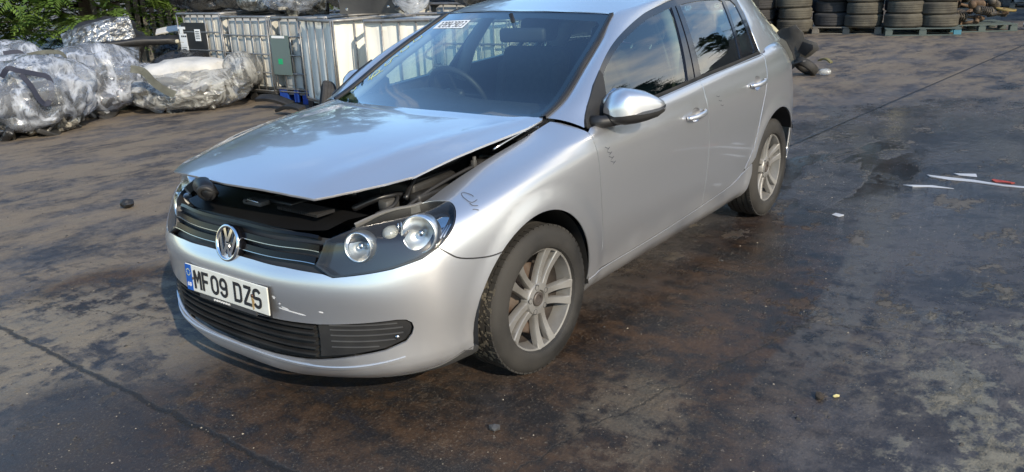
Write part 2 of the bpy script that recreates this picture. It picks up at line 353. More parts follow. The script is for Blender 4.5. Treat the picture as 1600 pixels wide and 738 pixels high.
def panel_mesh(name,poly,mat,surf=Pf,nrm=Nf,holes=(),res=.03,bstep=.014,gap=.0022,lip=.012,off=0.,flip=1):
    B=shrink_poly(resamp(poly,bstep),gap);H=[shrink_poly(resamp(h,bstep),-gap) for h in holes]
    lo,hi=B.min(0),B.max(0)
    gx,gy=np.meshgrid(np.arange(lo[0]+res/2,hi[0],res),np.arange(lo[1]+res/2,hi[1],res));g=np.stack([gx.ravel(),gy.ravel()],1)
    g[:,0]+=(np.arange(len(g))//gx.shape[1]%2)*res*.5
    k=inside(g,B)
    for h in H:k&=~inside(g,h)
    for ring in [B]+H:
        if len(g): 
            d=np.min(np.linalg.norm(g[:,None]-ring[None],axis=2),axis=1) if len(g)*len(ring)<4e6 else np.full(len(g),9)
            k&=d>res*.45
    g=g[k]
    pts=list(map(tuple,B));ed=[(i,(i+1)%len(B)) for i in range(len(B))]
    for h in H:
        s=len(pts);pts+=list(map(tuple,h));ed+=[(s+i,s+(i+1)%len(h)) for i in range(len(h))]
    pts+=list(map(tuple,g))
    vs,es,fs,_,_,_=geometry.delaunay_2d_cdt([Vector(q) for q in pts],ed,[],0,1e-6)
    V2=np.array([tuple(q) for q in vs]);F=np.array([tuple(f) for f in fs if len(f)==3])
    c=V2[F].mean(1);k=inside(c,B)
    for h in H:k&=~inside(c,h)
    F=F[k]
    Q=surf(V2[:,0],V2[:,1]);N=nrm(V2[:,0],V2[:,1]);Q=Q+N*off
    fn=np.cross(Q[F[:,1]]-Q[F[:,0]],Q[F[:,2]]-Q[F[:,0]])
    
    if (fn*N[F[:,0]]).sum()<0: F=F[:,::-1]
    # lip
    from collections import Counter
    e=np.concatenate([F[:,[0,1]],F[:,[1,2]],F[:,[2,0]]]);key=np.sort(e,1);cnt=Counter(map(tuple,key));be=[tuple(x) for x,kk in zip(e,key) if cnt[tuple(kk)]==1]
    V=[*Q];NN=[*N];FF=[tuple(f) for f in F]
    if lip:
        mp={}
        def vid(i,j):
            if (i,j) not in mp:
                mp[(i,j)]=len(V);V.append(Q[i]-N[i]*(lip if j else 0));NN.append(np.zeros(3))
            return mp[(i,j)]
        for a,b in be:
            q=(vid(a,0),vid(a,1),vid(b,1),vid(b,0));FF.append(q)
            t=Q[b]-Q[a];o_=np.cross(t,N[a])
            for i in q: NN[i]=NN[i]+o_
        for (i,j),k2 in mp.items():
            l=np.linalg.norm(NN[k2]);NN[k2]=NN[k2]/l if l>0 else N[i]
            if j==0: 
                w=NN[k2]+N[i]*.45;NN[k2]=w/np.linalg.norm(w)   # reads as a small rolled edge
    V=np.array(V);NN=np.array(NN)
    if flip<0:
        V=V*[1,-1,1];NN=NN*[1,-1,1];FF=[f[::-1] for f in FF]
    return npmesh(name,V,FF,mat,True,NN)
def panel(name,poly,mat,parent,both=False,**k):
    o=obj(name,panel_mesh(name,poly,mat,**k),None,parent)
    if both:
        o2=obj(name,panel_mesh(name,poly,mat,flip=-1,**k),None,parent);return o,o2
    return o
def inv(x,z,u0=None):
    """(x,z) on the flank -> (u,v)"""
    u,v=(1.54-x if u0 is None else u0),min(max(z+.02,.22),.98)
    for _ in range(25):
        e=1e-4;q=P([u],[v])[0];a=(P([u+e],[v])[0]-q)/e;b=(P([u],[v+e if v<.99 else v-e])[0]-q)/(e if v<.99 else -e)
        A=np.array([[a[0],b[0]],[a[2],b[2]]]);r=np.array([x-q[0],z-q[2]])
        try:s=np.linalg.solve(A,r)
        except Exception:break
        s=np.clip(s,-.06,.06);u+=s[0];v=float(np.clip(v+s[1],VK[0],VK[-1]))
    return (u,v)
def mir(poly): return [(-a,b) for a,b in poly[::-1]]
def ribbon(name,us,vs,h,o0,o1,mat,parent,surf=Pf,nrm=Nf,mb=None):
    """bar that follows the body surface: us,vs centreline, height h (m, vertical), from offset o0 to o1 along the normal"""
    us=np.array(us,float);vs=np.array(vs,float);Q=surf(us,vs);N=nrm(us,vs);N2=N.copy()
    T_=np.gradient(Q,axis=0);T_/=np.linalg.norm(T_,axis=1)[:,None]
    Wd=np.cross(N,T_);Wd/=np.linalg.norm(Wd,axis=1)[:,None];Wd*=np.sign(Wd[:,2:3])
    hh=np.broadcast_to(np.asarray(h,float),len(us))[:,None]/2
    c=[Q+N*o0-Wd*hh,Q+N*o1-Wd*hh,Q+N*o1+Wd*hh,Q+N*o0+Wd*hh]
    n=len(us);V=np.concatenate(c);F=[]
    for i in range(n-1):
        for j in range(4): F.append((j*n+i,j*n+i+1,((j+1)%4)*n+i+1,((j+1)%4)*n+i))
    F.append((0,n,2*n,3*n));F.append((n-1,4*n-1,3*n-1,2*n-1))
    m=mb or MB();m.add(V.tolist(),F)
    if mb is None: return m.build(name,mat,parent)
def stroke3(name,pts2,w,mat,parent,surf=Pf,nrm=Nf,off=.0012,mb=None,taper=True):
    """thin line lying on the surface"""
    p=np.array(smoothpoly(pts2,False,4));Q=surf(p[:,0],p[:,1]);N=nrm(p[:,0],p[:,1]);T_=np.gradient(Q,axis=0);T_/=np.linalg.norm(T_,axis=1)[:,None]+1e-9
    S=np.cross(N,T_);ww=np.full(len(p),w/2)
    if taper: ww[0]=ww[-1]=w*.15
    A=Q+N*off+S*ww[:,None];B=Q+N*off-S*ww[:,None];n=len(p)
    m=mb or MB();m.add(np.concatenate([A,B]).tolist(),[(i,i+1,n+i+1,n+i) for i in range(n-1)])
    if mb is None:return m.build(name,mat,parent,fix=False)
# ================================================================ THE CAR
CAR=thing('hatchback_car','silver five-door hatchback with its bonnet popped open, standing in the middle of the yard','car')
# ---- outlines (u,v)
HL=[(.458,.680),(.498,.818),(.522,.830),(.628,.881),(.692,.934),(.775,.974),(.919,.996),(1.012,.902),(1.031,.870),(1.033,.820),(1.021,.760),(.994,.720),(.958,.689),(.892,.660),(.777,.641),(.637,.629),(.540,.620),(.506,.641)]
HL=[HL[0]]+smoothpoly(HL[1:],False,3)
def arc(cx,cz,r,a0,a1,n=28):
    return [(cx+r*math.cos(math.radians(a0+(a1-a0)*i/n)),cz+r*math.sin(math.radians(a0+(a1-a0)*i/n))) for i in range(n+1)]
FA=(.048,.318,.380)
archF=[inv(x,z) for x,z in arc(*FA,50.5,-9.5,18)]     # bumper part, going down
archW=[inv(x,z) for x,z in arc(*FA,50.5,188,34)]      # wing part, over the top to the rear
split=[(.958,.689),(1.003,.657),(1.064,.627),(1.183,.604),archF[0]]
btop=[(0,.676),(.146,.678),(.322,.668),(.498,.637)]
split=smoothpoly(split,False,4)
half=btop+[(.540,.620),(.637,.629),(.777,.641),(.892,.660)]+split+archF[1:]+[(1.06,.262),(.93,.232),(.78,.212),(.6,.202),(.3,.2001),(0,.2001)]
BUMP=half+[(-a,b) for a,b in half[::-1][1:-1]]
LG=[(0,.405),(.163,.405),(.457,.415),(.780,.439),(.815,.437),(.836,.424),(.841,.404),(.832,.380),(.806,.353),(.723,.328),(.583,.308),(.458,.292),(.379,.284),(.198,.274),(0,.270)]
LGF=LG+[(-a,b) for a,b in LG[::-1][1:-1]]
bumper=panel('front_bumper',BUMP,SILVER,CAR,holes=[LGF],res=.028,bstep=.012)
skirt=[(.60,.2001),(.78,.209),(.93,.229),(1.06,.259),(1.125,.274),(1.135,.215),(1.10,.2001)]
panel('bumper_skirt',skirt,GREYP,CAR,both=True,res=.03)
# lower intake: a recessed mesh backing, slats, and ribbed side blanks
gi=panel('lower_grille',LGF,BLACKP,CAR,gap=-.004,off=-.028,lip=.02,res=.04)
for k,v in enumerate((.292,.318,.344,.370,.393)):
    u=np.linspace(-.43+.0*k,.43,41);ribbon('grille_slat',u,np.full(41,v)+.006*(np.abs(u)/.43)**2+(.006 if k==0 else 0),.007,-.026,-.002,BLACKP,gi)
for s in(1,-1):
    blank=[(s*a,b) for a,b in [(.447,.300),(.45,.410),(.780,.433),(.812,.431),(.830,.420),(.834,.404),(.826,.382),(.800,.358),(.723,.334),(.583,.314)]]
    fb=panel('fog_blank',blank,BLACKP,gi,off=-.008,lip=.02,gap=0)
    for k,(v,ue) in enumerate(((.335,.70),(.355,.77),(.376,.80),(.397,.80),(.415,.78))):
        u=np.linspace(.50,ue,14)*s;ribbon('grille_slat',u,v+.035*(np.abs(u)-.5),.004,-.009,-.003,GREYP,gi)
    q=Pf([s*.775],[.372])[0];m=MB();m.lathe([(0,0),(.008,0),(.008,.006),(0,.006)],12,M=T(*q)@Rz(-s*.9)@T(0,-.006,0));m.build('screw_cap',CHROMED,gi)
# scuffs and the bright lip crease
mb=MB()
for L_ in ([(.285,.462),(.33,.457),(.41,.448)],[(.30,.468),(.335,.462)],[(.262,.505),(.28,.502)],[(.265,.498),(.277,.497)],[(.29,.478),(.30,.481)],[(.47,.470),(.49,.468)],[(-.62,.50),(-.615,.485)]):
    stroke3('',L_,.006,None,None,mb=mb)
mb.build('scuff_mark',SCUFF,CAR,fix=False)
ribbon('lip_moulding',np.linspace(-.80,.80,61),.262+.035*(np.abs(np.linspace(-.80,.80,61))/.80)**4,.010,-.004,.004,SILVER,CAR)
# ---- wings
xz=lambda L:[inv(a,b) for a,b in L]
doorF=[(-.385,.935),(-.388,.90),(-.391,.868),(-.400,.80),(-.407,.718),(-.420,.62),(-.427,.577),(-.440,.50),(-.444,.43),(-.440,.338),(-.437,.262)]
topW=[(.925,.992),(1.079,.990),(1.280,.989),(1.513,.993),(1.736,.996),(1.86,.998),(1.885,.975)]
wing=smoothpoly([(.958,.689),(.994,.720),(1.021,.760),(1.033,.820),(1.031,.870),(1.012,.902),(.925,.992)],False,4)[:-1]+topW+xz(doorF[:-1])+[inv(-.435,.30)]+[inv(-.335,.285)]+archW[::-1][1:]+split[::-1][1:-1]
WINGS=panel('front_wing',wing,SILVER,CAR,both=True,lip=.006,gap=.0028,res=.02,bstep=.012)
# ---- doors, sill, quarter
bl=lambda x:belt(x)
fd_top=[(x,bl(x)) for x in np.linspace(-1.515,-.42,20)]
fd=xz(doorF[:-2])+[inv(-.425,.305)]+xz([(-.60,.303),(-.9,.306),(-1.2,.314),(-1.515,.328)])+xz([(-1.520,.50),(-1.524,.69),(-1.512,.80),(-1.500,.87),(-1.500,.94)])+xz([(-1.505,bl(-1.505))])+[inv(x,z) for x,z in fd_top[1:]]
def recess(cx,cz): 
    u0,v0=inv(cx,cz);return [(u0+.050*math.cos(2*PI*i/24),v0+.026*math.sin(2*PI*i/24)) for i in range(24)]
RC1,RC2=recess(-1.358,.853),recess(-2.205,.903)
DOORF=panel('front_door',fd,SILVER,CAR,both=True,holes=[RC1],lip=.006,gap=.0028)
rd=xz([(-1.505,bl(-1.505)),(-1.500,.94),(-1.500,.87),(-1.512,.80),(-1.524,.69),(-1.520,.50),(-1.515,.328),(-1.63,.336),(-1.80,.345),(-1.917,.357),(-2.00,.375),(-2.079,.411),(-2.13,.46),(-2.185,.538),(-2.245,.65),(-2.289,.756),(-2.345,.87),(-2.387,.978),(-2.400,bl(-2.40))])+xz([(x,bl(x)) for x in np.linspace(-2.35,-1.55,15)])
DOORR=panel('rear_door',rd,SILVER,CAR,both=True,holes=[RC2],lip=.006,gap=.0028)
sillp=xz([(-.335,.283),(-.435,.297),(-.60,.300),(-.9,.303),(-1.2,.311),(-1.515,.325),(-1.63,.333),(-1.80,.342),(-1.917,.354),(-2.00,.371),(-2.055,.390),(-2.105,.398),(-2.178,.424),(-2.198,.36)])+[(1.54+2.17,.215)]+[(u,.2005) for u in np.linspace(3.6,1.95,12)]+[(1.885,.215)]
panel('door_sill',sillp,SILVER,CAR,both=True,gap=.001)
RA=(-2.578,.318,.385)
archR=xz(arc(*RA,17,182,40))
ql=xz([(-2.400,bl(-2.40)+.0),(-2.390,.978),(-2.348,.87),(-2.292,.756),(-2.248,.65),(-2.188,.538),(-2.133,.46),(-2.085,.415),(-2.105,.402),(-2.17,.428)])
ql=ql+archR[1:]+[(4.55,.33),(4.56,.56),(4.60,.74),(4.60,.950)]+[(u,.955) for u in np.linspace(4.5,4.05,8)]+[(3.985,.92)]
panel('rear_quarter',ql,SILVER,CAR,both=True,lip=.004,gap=.0018,res=.02,bstep=.012)
rb=[(4.555,.33),(4.565,.56),(4.605,.71)]+[(u,.71) for u in (4.8,5.0,5.2,5.415)]+[(u,.2005) for u in (5.415,5.0,4.7,4.5)]+[archR[-1]]
panel('rear_bumper',rb,SILVER,CAR,both=True)
tl=[(4.605,.716),(4.607,.90),(4.70,.915),(4.95,.90),(4.95,.716)]
panel('tail_lamp',tl,REDLAMP,CAR,both=True,off=.003)
hatch=[(4.955,.716),(4.955,.90),(4.70,.918),(4.605,.918),(4.605,.955),(5.415,.955),(5.415,.716)]
panel('tailgate',hatch,SILVER,CAR,both=True)
# black strips standing in for the shade inside the shut lines
def gapline(name,L_,w=.013,off=-.0045,mat=None):
    L_=np.array(resamp(L_,.03))[:-1] if False else np.array(smoothpoly(L_,False,3))
    for s in(1,-1):
        Q=Pf(s*L_[:,0],L_[:,1]);N=Nf(s*L_[:,0],L_[:,1]);T_=np.gradient(Q,axis=0);T_/=np.linalg.norm(T_,axis=1)[:,None];S=np.cross(N,T_);n=len(Q)
        A=Q+N*off+S*w/2;B=Q+N*off-S*w/2;m=MB();m.add(np.concatenate([A,B]).tolist(),[(i,i+1,n+i+1,n+i) for i in range(n-1)]);m.build(name,mat or BLACKP,CAR,fix=False)
gapline('door_gap_shade',xz(doorF[:-1]));gapline('door_gap_shade',xz([(-1.503,bl(-1.5)),(-1.502,.94),(-1.502,.87),(-1.514,.80),(-1.526,.69),(-1.522,.50),(-1.517,.328)]))
gapline('panel_gap',split);gapline('sill_gap_shade',xz([(-.435,.301),(-.60,.3015),(-.9,.3045),(-1.2,.3125),(-1.515,.3265),(-1.63,.3345),(-1.80,.3435),(-1.917,.3555),(-2.00,.373)]),w=.010)
# arch liners: black half drums inside the flanks
for cx,cz,r in ((FA[0],FA[1],FA[2]+.004),(RA[0],RA[1],RA[2]+.004)):
    for s in(1,-1):
        m=MB();vs=[];fs=[];lo,hi=((-5,187) if cx>-1 else (17,150));A=arc(cx,cz,r,lo,hi,30);A2=A
        for (a,b),(c_,d) in zip(A,A2): vs+=[(a,s*.868,b),(a,s*.80,b+.006),(a,s*.56,b+.01)]
        for i in range(30):
            for j in range(2): fs.append((i*3+j,i*3+j+1,i*3+j+4,i*3+j+3))
        m.add(vs,fs,True);k=len(A);m.add([(cx,s*.555,cz)]+[(a,s*.56,b+.01) for a,b in A],[(0,i+1,i+2) for i in range(k-1)])
        m.build('arch_liner',BLACKP,CAR)
# ---------------------------------------------------------------- greenhouse
Dx=[(-.43,.985),(-.477,1.023),(-.565,1.084),(-.728,1.180),(-.881,1.247),(-1.061,1.302),(-1.288,1.356),(-1.48,1.385),(-1.625,1.403),(-1.80,1.413),(-2.0,1.416),(-2.25,1.408),(-2.48,1.392),(-2.7,1.366),(-2.88,1.338),(-2.98,1.318)]
Dx=[tuple(q) for q in Dx]
Dc=np.array(smoothpoly(Dx,False,5))
def Dz(x): return np.interp(-x,-Dc[:,0],Dc[:,1])
Wp=np.array([(-.33,.668,.990),(-.476,.668,1.045),(-.676,.640,1.152),(-.902,.598,1.264),(-1.108,.548,1.366)])
Re=np.array([(-1.108,.548,1.366),(-1.35,.556,1.402),(-1.6,.562,1.424),(-1.9,.565,1.434),(-2.2,.563,1.431),(-2.5,.553,1.415),(-2.75,.530,1.388),(-2.95,.480,1.352)])
# black window surround (one frame per side) with openings for the panes
xs=[x for x in np.linspace(-.47,-2.33,44)]
fr=[(-.415,belt(-.415)-.002),(-.43,.985)]+[(x,float(Dz(x))) for x in np.linspace(-.47,-2.40,44)]+[(-2.43,float(Dz(-2.43))-.015),(-2.428,1.30),(-2.40,1.18),(-2.388,belt(-2.388)+.002)]+[(x,belt(x)-.001) for x in np.linspace(-2.35,-.45,24)]
g1=[(-.670,1.105)]+[(x,float(Dz(x))-.028) for x in np.linspace(-.715,-1.57,22)]+[(-1.590,1.370),(-1.388,belt(-1.388)+.014)]+[(x,belt(x)+.014) for x in np.linspace(-1.3,-.62,8)]
g2=[(-1.700,1.374)]+[(x,float(Dz(x))-.030) for x in np.linspace(-1.72,-2.19,10)]+[(-2.222,1.368),(-2.096,belt(-2.09)+.016)]+[(x,belt(x)+.016) for x in np.linspace(-2.05,-1.56,6)]
g3=[(-2.260,1.366)]+[(x,float(Dz(x))-.034) for x in(-2.27,-2.31,-2.34)]+[(-2.370,1.340),(-2.352,1.2),(-2.330,belt(-2.32)+.030),(-2.308,belt(-2.3)+.016),(-2.130,belt(-2.12)+.016)]
panel('window_frame',fr,GLOSSB,CAR,both=True,surf=Gs,nrm=Gn,holes=[g1,g2,g3],gap=.0,off=-.003,lip=.015)
for g in(g1,g2,g3): panel('side_window',g,SGLASS,CAR,both=True,surf=Gs,nrm=Gn,gap=-.004,off=-.007,lip=0,res=.08)
# B pillar cover (slightly proud, worn)
bp_=[(-1.392,belt(-1.392)+.01),(-1.594,1.372),(-1.636,1.376),(-1.468,belt(-1.468)+.01)];panel('pillar_trim',bp_,GLOSSB,CAR,both=True,surf=Gs,nrm=Gn,off=.0015,lip=.006)
bp_=[(-1.478,belt(-1.478)+.01),(-1.646,1.376),(-1.694,1.374),(-1.552,belt(-1.552)+.01)];panel('pillar_trim',bp_,GLOSSB,CAR,both=True,surf=Gs,nrm=Gn,off=.0015,lip=.006)
wl=[(-.42,belt(-.42)-.004),(-.42,belt(-.42)+.010)]+[(x,belt(x)+.013) for x in np.linspace(-.6,-2.38,18)]+[(x,belt(x)-.004) for x in np.linspace(-2.392,-.5,20)]
panel('waist_seal',wl,BLACKP,CAR,both=True,surf=Gs,nrm=Gn,off=.003,gap=0,lip=.012)
# C pillar
cp=[(-2.431,1.30),(-2.435,float(Dz(-2.435))-.010)]+[(x,float(Dz(x))) for x in np.linspace(-2.45,-2.93,10)]+[(-2.955,1.20),(-2.985,1.12),(-2.99,1.075)]+[(x,belt(x)-.012) for x in np.linspace(-2.93,-2.45,8)]+[(-2.395,belt(-2.4)-.008),(-2.403,1.18)]
panel('rear_pillar',cp,SILVER,CAR,both=True,surf=Gs,nrm=Gn,gap=0,lip=.02)
# A-pillar and roof rail strip
Wc=np.concatenate([Wp,Re[1:]]);
def cpath(A,n):
    A=np.array(smoothpoly(A,False,8));s=np.r_[0,np.cumsum(np.linalg.norm(np.diff(A,axis=0),axis=1))];t=np.linspace(0,s[-1],n)
    return np.stack([np.interp(t,s,A[:,i]) for i in range(3)],1)
def loft(name,A,B,bul,mat,parent,m=9,side=1,lip=0.,both=True):
    """strip between two 3D curves with an outward bulge"""
    n=len(A);t=np.linspace(0,1,m)[None,:,None];Q=A[:,None]*(1-t)+B[:,None]*t
    d=np.gradient((A+B)/2,axis=0);nn=np.cross(d,(B-A));nn/=np.linalg.norm(nn,axis=1)[:,None]
    nn*=np.sign(nn[:,1:2]+nn[:,2:3])
    Q=Q+nn[:,None]*(np.asarray(bul)*4*(t*(1-t)))
    V=Q.reshape(-1,3);F=[(i*m+j,i*m+j+1,(i+1)*m+j+1,(i+1)*m+j) for i in range(n-1) for j in range(m-1)]
    obj(name,npmesh(name,V,F,mat,True),None,parent)
    if both: obj(name,npmesh(name,V*[1,-1,1],[f[::-1] for f in F],mat,True),None,parent)
A=cpath(Wc,70)
Bx=np.array([(-.388,.945)]+Dx);B3=np.stack([Bx[:,0],G(Bx[:,0],Bx[:,1]),Bx[:,1]],1);B3[0]=(-.383,.826,.952)
# match parameters by x so the strip runs square to the pillar
xa=A[:,0];Bd=cpath(B3,400)
Bm=np.stack([np.interp(np.linspace(0,1,70)**1.0,np.linspace(0,1,400),Bd[:,i]) for i in range(3)],1)
loft('roof_rail',A,Bm,.010,SILVER,CAR)
# ---- windscreen
def Wsurf(s,t,off=0.):
    """s: 0 base .. 1 top, t: -1..1 across"""
    s=np.clip(np.asarray(s,float),-.2,1.2);t=np.asarray(t,float)
    k=np.array([0,.22,.47,.74,1.]);b=spline_basis(k)
    E=b(s)@Wp;ex=E+(s>1)[:,None]*0
    bow=.13-.06*s;x=E[:,0]+bow*(1-t*t);y=E[:,1]*t;z=E[:,2]+(.004+.016*s)*(1-t*t)
    return np.stack([x,y,z],1)
def Wn(s,t,e=1e-3):
    a=Wsurf(s+e,t)-Wsurf(s-e,t);b=Wsurf(s,t+e)-Wsurf(s,t-e);n=np.cross(a,b);n/=np.linalg.norm(n,axis=1)[:,None];return n*np.sign(n[:,2:3])
# 2D coords for the panel tool: a=t*.65 (m), b=s*.9 (m)
ws=lambda a,b:Wsurf(b/.9,a/.65);wn=lambda a,b:Wn(b/.9,a/.65)
scr=smoothpoly([(-.60,.0),(-.3,-.012),(0,-.015),(.3,-.012),(.60,.0),(.642,.04),(.645,.3),(.645,.6),(.645,.85),(.62,.895),(.3,.90),(0,.90),(-.3,.90),(-.62,.895),(-.645,.85),(-.645,.6),(-.645,.3),(-.642,.04)],True,3)
scri=[(-.57,.05),(0,.045),(.57,.05),(.597,.09),(.597,.80),(.575,.83),(.12,.845),(.10,.825),(-.10,.825),(-.12,.845),(-.575,.83),(-.597,.80),(-.597,.09)]
WS=panel('windscreen',scr,WGLASS,CAR,surf=ws,nrm=wn,lip=0,gap=.001,res=.08)
panel('windscreen_band',scr,GLOSSB,WS,surf=ws,nrm=wn,holes=[scri],off=-.004,lip=0,gap=0,res=.06)
for s in(1,-1):
    n=30;ss=np.linspace(-.02,1,n);e1=Wsurf(ss,np.full(n,s*1.0));e2=Wsurf(ss,np.full(n,s*.960));nn=Wn(ss,np.full(n,s*.99))
    V=np.concatenate([e1-nn*.004,e1+nn*.011,e2+nn*.006,e2-nn*.001]);F=[(j*n+i,j*n+i+1,(j+1)*n+i+1,(j+1)*n+i) for i in range(n-1) for j in range(3)]
    obj('windscreen_seal',npmesh('seal',V,F,BLACKP),None,CAR)
# sticker with digits, upper far corner; crayon scrawl down the far edge
def on_ws(a,b): return ws(np.array([a]),np.array([b]))[0],wn(np.array([a]),np.array([b]))[0]
st=[(-.56,.735),(-.57,.815),(-.29,.815),(-.28,.735)]
sk=panel('lot_sticker',st,WHITEP,CAR,surf=ws,nrm=wn,off=.0015,lip=0,gap=0,res=.05)
SEG={'0':'abcdef','1':'bc','2':'abged','3':'abgcd','4':'fgbc','5':'afgcd','6':'afgedc','7':'abc','8':'abcdefg','9':'abcdfg'}
SP={'a':((0,2),(1,2)),'b':((1,2),(1,1)),'c':((1,1),(1,0)),'d':((0,0),(1,0)),'e':((0,1),(0,0)),'f':((0,2),(0,1)),'g':((0,1),(1,1))}
m=MB()
for i,ch in enumerate('72892903'):
    x0=-.545+i*.0315;w=.019;h=.026;y0=.748
    for sgm in SEG[ch]:
        (a,b),(c,d)=SP[sgm];stroke3('',[(x0+a*w,y0+b*h),(x0+c*w,y0+d*h)],.006,None,None,surf=ws,nrm=wn,off=.0025,mb=m,taper=False)
m.build('digits',INK,sk,fix=False)
m=MB()
for L_ in ([(-.60,.18),(-.585,.15),(-.592,.12)],[(-.60,.30),(-.575,.27),(-.545,.30),(-.56,.34),(-.59,.33),(-.57,.29),(-.54,.26)],[(-.565,.25),(-.56,.29),(-.53,.35)],[(-.585,.40),(-.56,.38),(-.55,.41),(-.57,.43),(-.58,.46),(-.55,.47)],[(-.59,.52),(-.565,.50),(-.555,.54),(-.575,.56),(-.59,.54)],[(-.60,.62),(-.57,.60),(-.56,.65),(-.585,.66)]):
    stroke3('',L_,.005,None,None,surf=ws,nrm=wn,off=.0015,mb=m)
m.build('crayon_scrawl',YELLOWC,CAR,fix=False)
# wiper cowl
m=MB();n=31;yy=np.linspace(-.67,.67,n);tt=yy/.668
c0=np.stack([-.33+.13*(1-tt**2)+.07,yy,np.full(n,.955)],1);c1=np.stack([-.33+.13*(1-tt**2)-.01,yy,np.full(n,.985)],1);c2=c1+[.0,0,-.05];c3=c0+[0,0,-.05]
V=np.concatenate([c0,c1,c2,c3]);m.add(V.tolist(),[(j*n+i,j*n+i+1,((j+1)%4)*n+i+1,((j+1)%4)*n+i) for i in range(n-1) for j in range(4)]);m.build('wiper_cowl',BLACKP,CAR)
# ---- roof
def Rsurf(a,b):
    """a: x (negative rearwards), b: across -1..1"""
    a=np.asarray(a,float);b=np.asarray(b,float);E=[np.interp(-a,-RC[:,0],RC[:,i]) for i in(1,2)]
    hx=np.clip((a+1.108)/.3,-1,0);x=a+(1-b*b)*.075*(1+hx);tl_=np.clip((-2.6-a)/.35,0,1);x=x-(1-b*b)*.06*tl_
    crown=.020+.030*np.clip((-1.108-a)/.5,0,1)-.02*tl_
    ab=np.abs(b);return np.stack([x,b*E[0],E[1]+crown*(1-ab**2.4)],1)
RC=np.array(smoothpoly(Re,False,10));RC=RC[np.argsort(-RC[:,0])]
def gridmesh(name,f,us,vs,mat,parent=None,e=1e-3,up=2,lipz=0,**k):
    uu,vv=np.meshgrid(us,vs,indexing='ij');V=f(uu.ravel(),vv.ravel());a=f(uu.ravel()+e,vv.ravel())-f(uu.ravel()-e,vv.ravel());b=f(uu.ravel(),np.clip(vv.ravel()+e,-1,1))-f(uu.ravel(),np.clip(vv.ravel()-e,-1,1))
    N=np.cross(a,b);N/=np.linalg.norm(N,axis=1)[:,None]+1e-12;N*=np.where(N[:,up:up+1]<0,-1,1)
    n=len(vs);F=[]
    for i in range(len(us)-1):
        for j in range(n-1):
            f_=(i*n+j,i*n+j+1,(i+1)*n+j+1,(i+1)*n+j)
            fn=np.cross(V[f_[1]]-V[f_[0]],V[f_[3]]-V[f_[0]]);F.append(f_ if fn@N[f_[0]]>0 else f_[::-1])
    return obj(name,npmesh(name,V,F,mat,True,N),None,parent,**k)
roof=gridmesh('roof',Rsurf,np.linspace(-1.108,-2.95,40),np.linspace(-1,1,31),SILVER,CAR)
m=MB();m.tube([(-1.5,.0,1.0)]*0+[(-2.55,0,1.455),(-2.75,0,1.475),(-2.85,0,1.60)],[.012,.008,.003],6);m.build('roof_aerial',BLACKP,CAR)
# ---- rear glass and spoiler
def Hs(a,b):
    """a 0 (waist)..1 (roof)"""
    a=np.asarray(a,float);b=np.asarray(b,float)
    xe=-3.0+.05*a;ye=.70-.22*a**1.3;ze=1.06+.292*a
    return np.stack([xe-(1-b*b)*(.13-.07*a),b*ye,ze+(1-b*b)*.02*a],1)
gridmesh('rear_window',Hs,np.linspace(.08,1,8),np.linspace(-1,1,21),SGLASS,CAR,up=2)
gridmesh('tailgate_frame',lambda a,b:Hs(a,b)+[[.0,0,0]],np.linspace(-.12,.08,4),np.linspace(-1,1,21),SILVER,CAR)
# ---- bonnet (built shut, then turned up about its hinge line)
HYE=np.array([(-.34,.668),(-.2,.672),(0,.662),(.15,.650),(.30,.634),(.44,.604),(.56,.560),(.66,.505),(.745,.43),(.83,.36)])
HZS=np.array([(-.34,.990),(-.2,.955),(0,.916),(.15,.885),(.30,.848),(.44,.808),(.56,.782),(.66,.762),(.745,.745),(.83,.735)])
HZC=np.array([(-.34,1.004),(-.2,.992),(0,.968),(.2,.936),(.4,.893),(.6,.840),(.7,.805),(.76,.778),(.80,.757),(.84,.735)])
def it(A,x):
    b=spline_basis(A[:,0]);return b(x)@A[:,1]
HINGE=(-.36,.985);TH=math.radians(6.3)
def Hz(x,y):
    x=np.asarray(x,float);y=np.asarray(y,float);ye=it(HYE,x);r=np.abs(y)/ye
    z=it(HZC,x)-(it(HZC,x)-it(HZS,x))*np.clip(r,0,1.2)**2.6
    yc=.60-.22*np.clip((x+.3)/1.0,0,1);z=z+.006*np.exp(-((np.abs(y)-yc)/.045)**2)*np.clip((.75-x)/.2,0,1)
    dx,dz=x-HINGE[0],z-HINGE[1];c,s=math.cos(TH),math.sin(TH)
    return np.stack([HINGE[0]+dx*c-dz*s,y,HINGE[1]+dz*c+dx*s],1)
def Hn(x,y,e=1e-3):
    n=np.cross(Hz(x+e,y)-Hz(x-e,y),Hz(x,y+e)-Hz(x,y-e));return n/np.linalg.norm(n,axis=1)[:,None]
hh=[(.800,0),(.795,.12),(.783,.25),(.768,.34),(.740,.432),(.69,.474),(.62,.522),(.53,.566),(.44,.602),(.425,.612),(.30,.632),(.15,.648),(0,.660),(-.2,.670),(-.30,.668),(-.325,.655)]
hb=[(-.34+.13*(1-(y/.668)**2)+.022,y) for y in np.linspace(.62,0,10)]
hp=hh+hb;hp=hp+[(a,-b) for a,b in hp[::-1][1:-1]]
BON=panel('bonnet',hp,SILVER,CAR,surf=Hz,nrm=Hn,gap=0,lip=.009,res=.035,bstep=.015)
# underside: a pressed inner skin
panel('bonnet_inner',[(.2+(a-.2)*.93,b*.94) for a,b in hp],GREYP,BON,surf=Hz,nrm=Hn,off=-.018,lip=.008,gap=0,res=.06,bstep=.03)
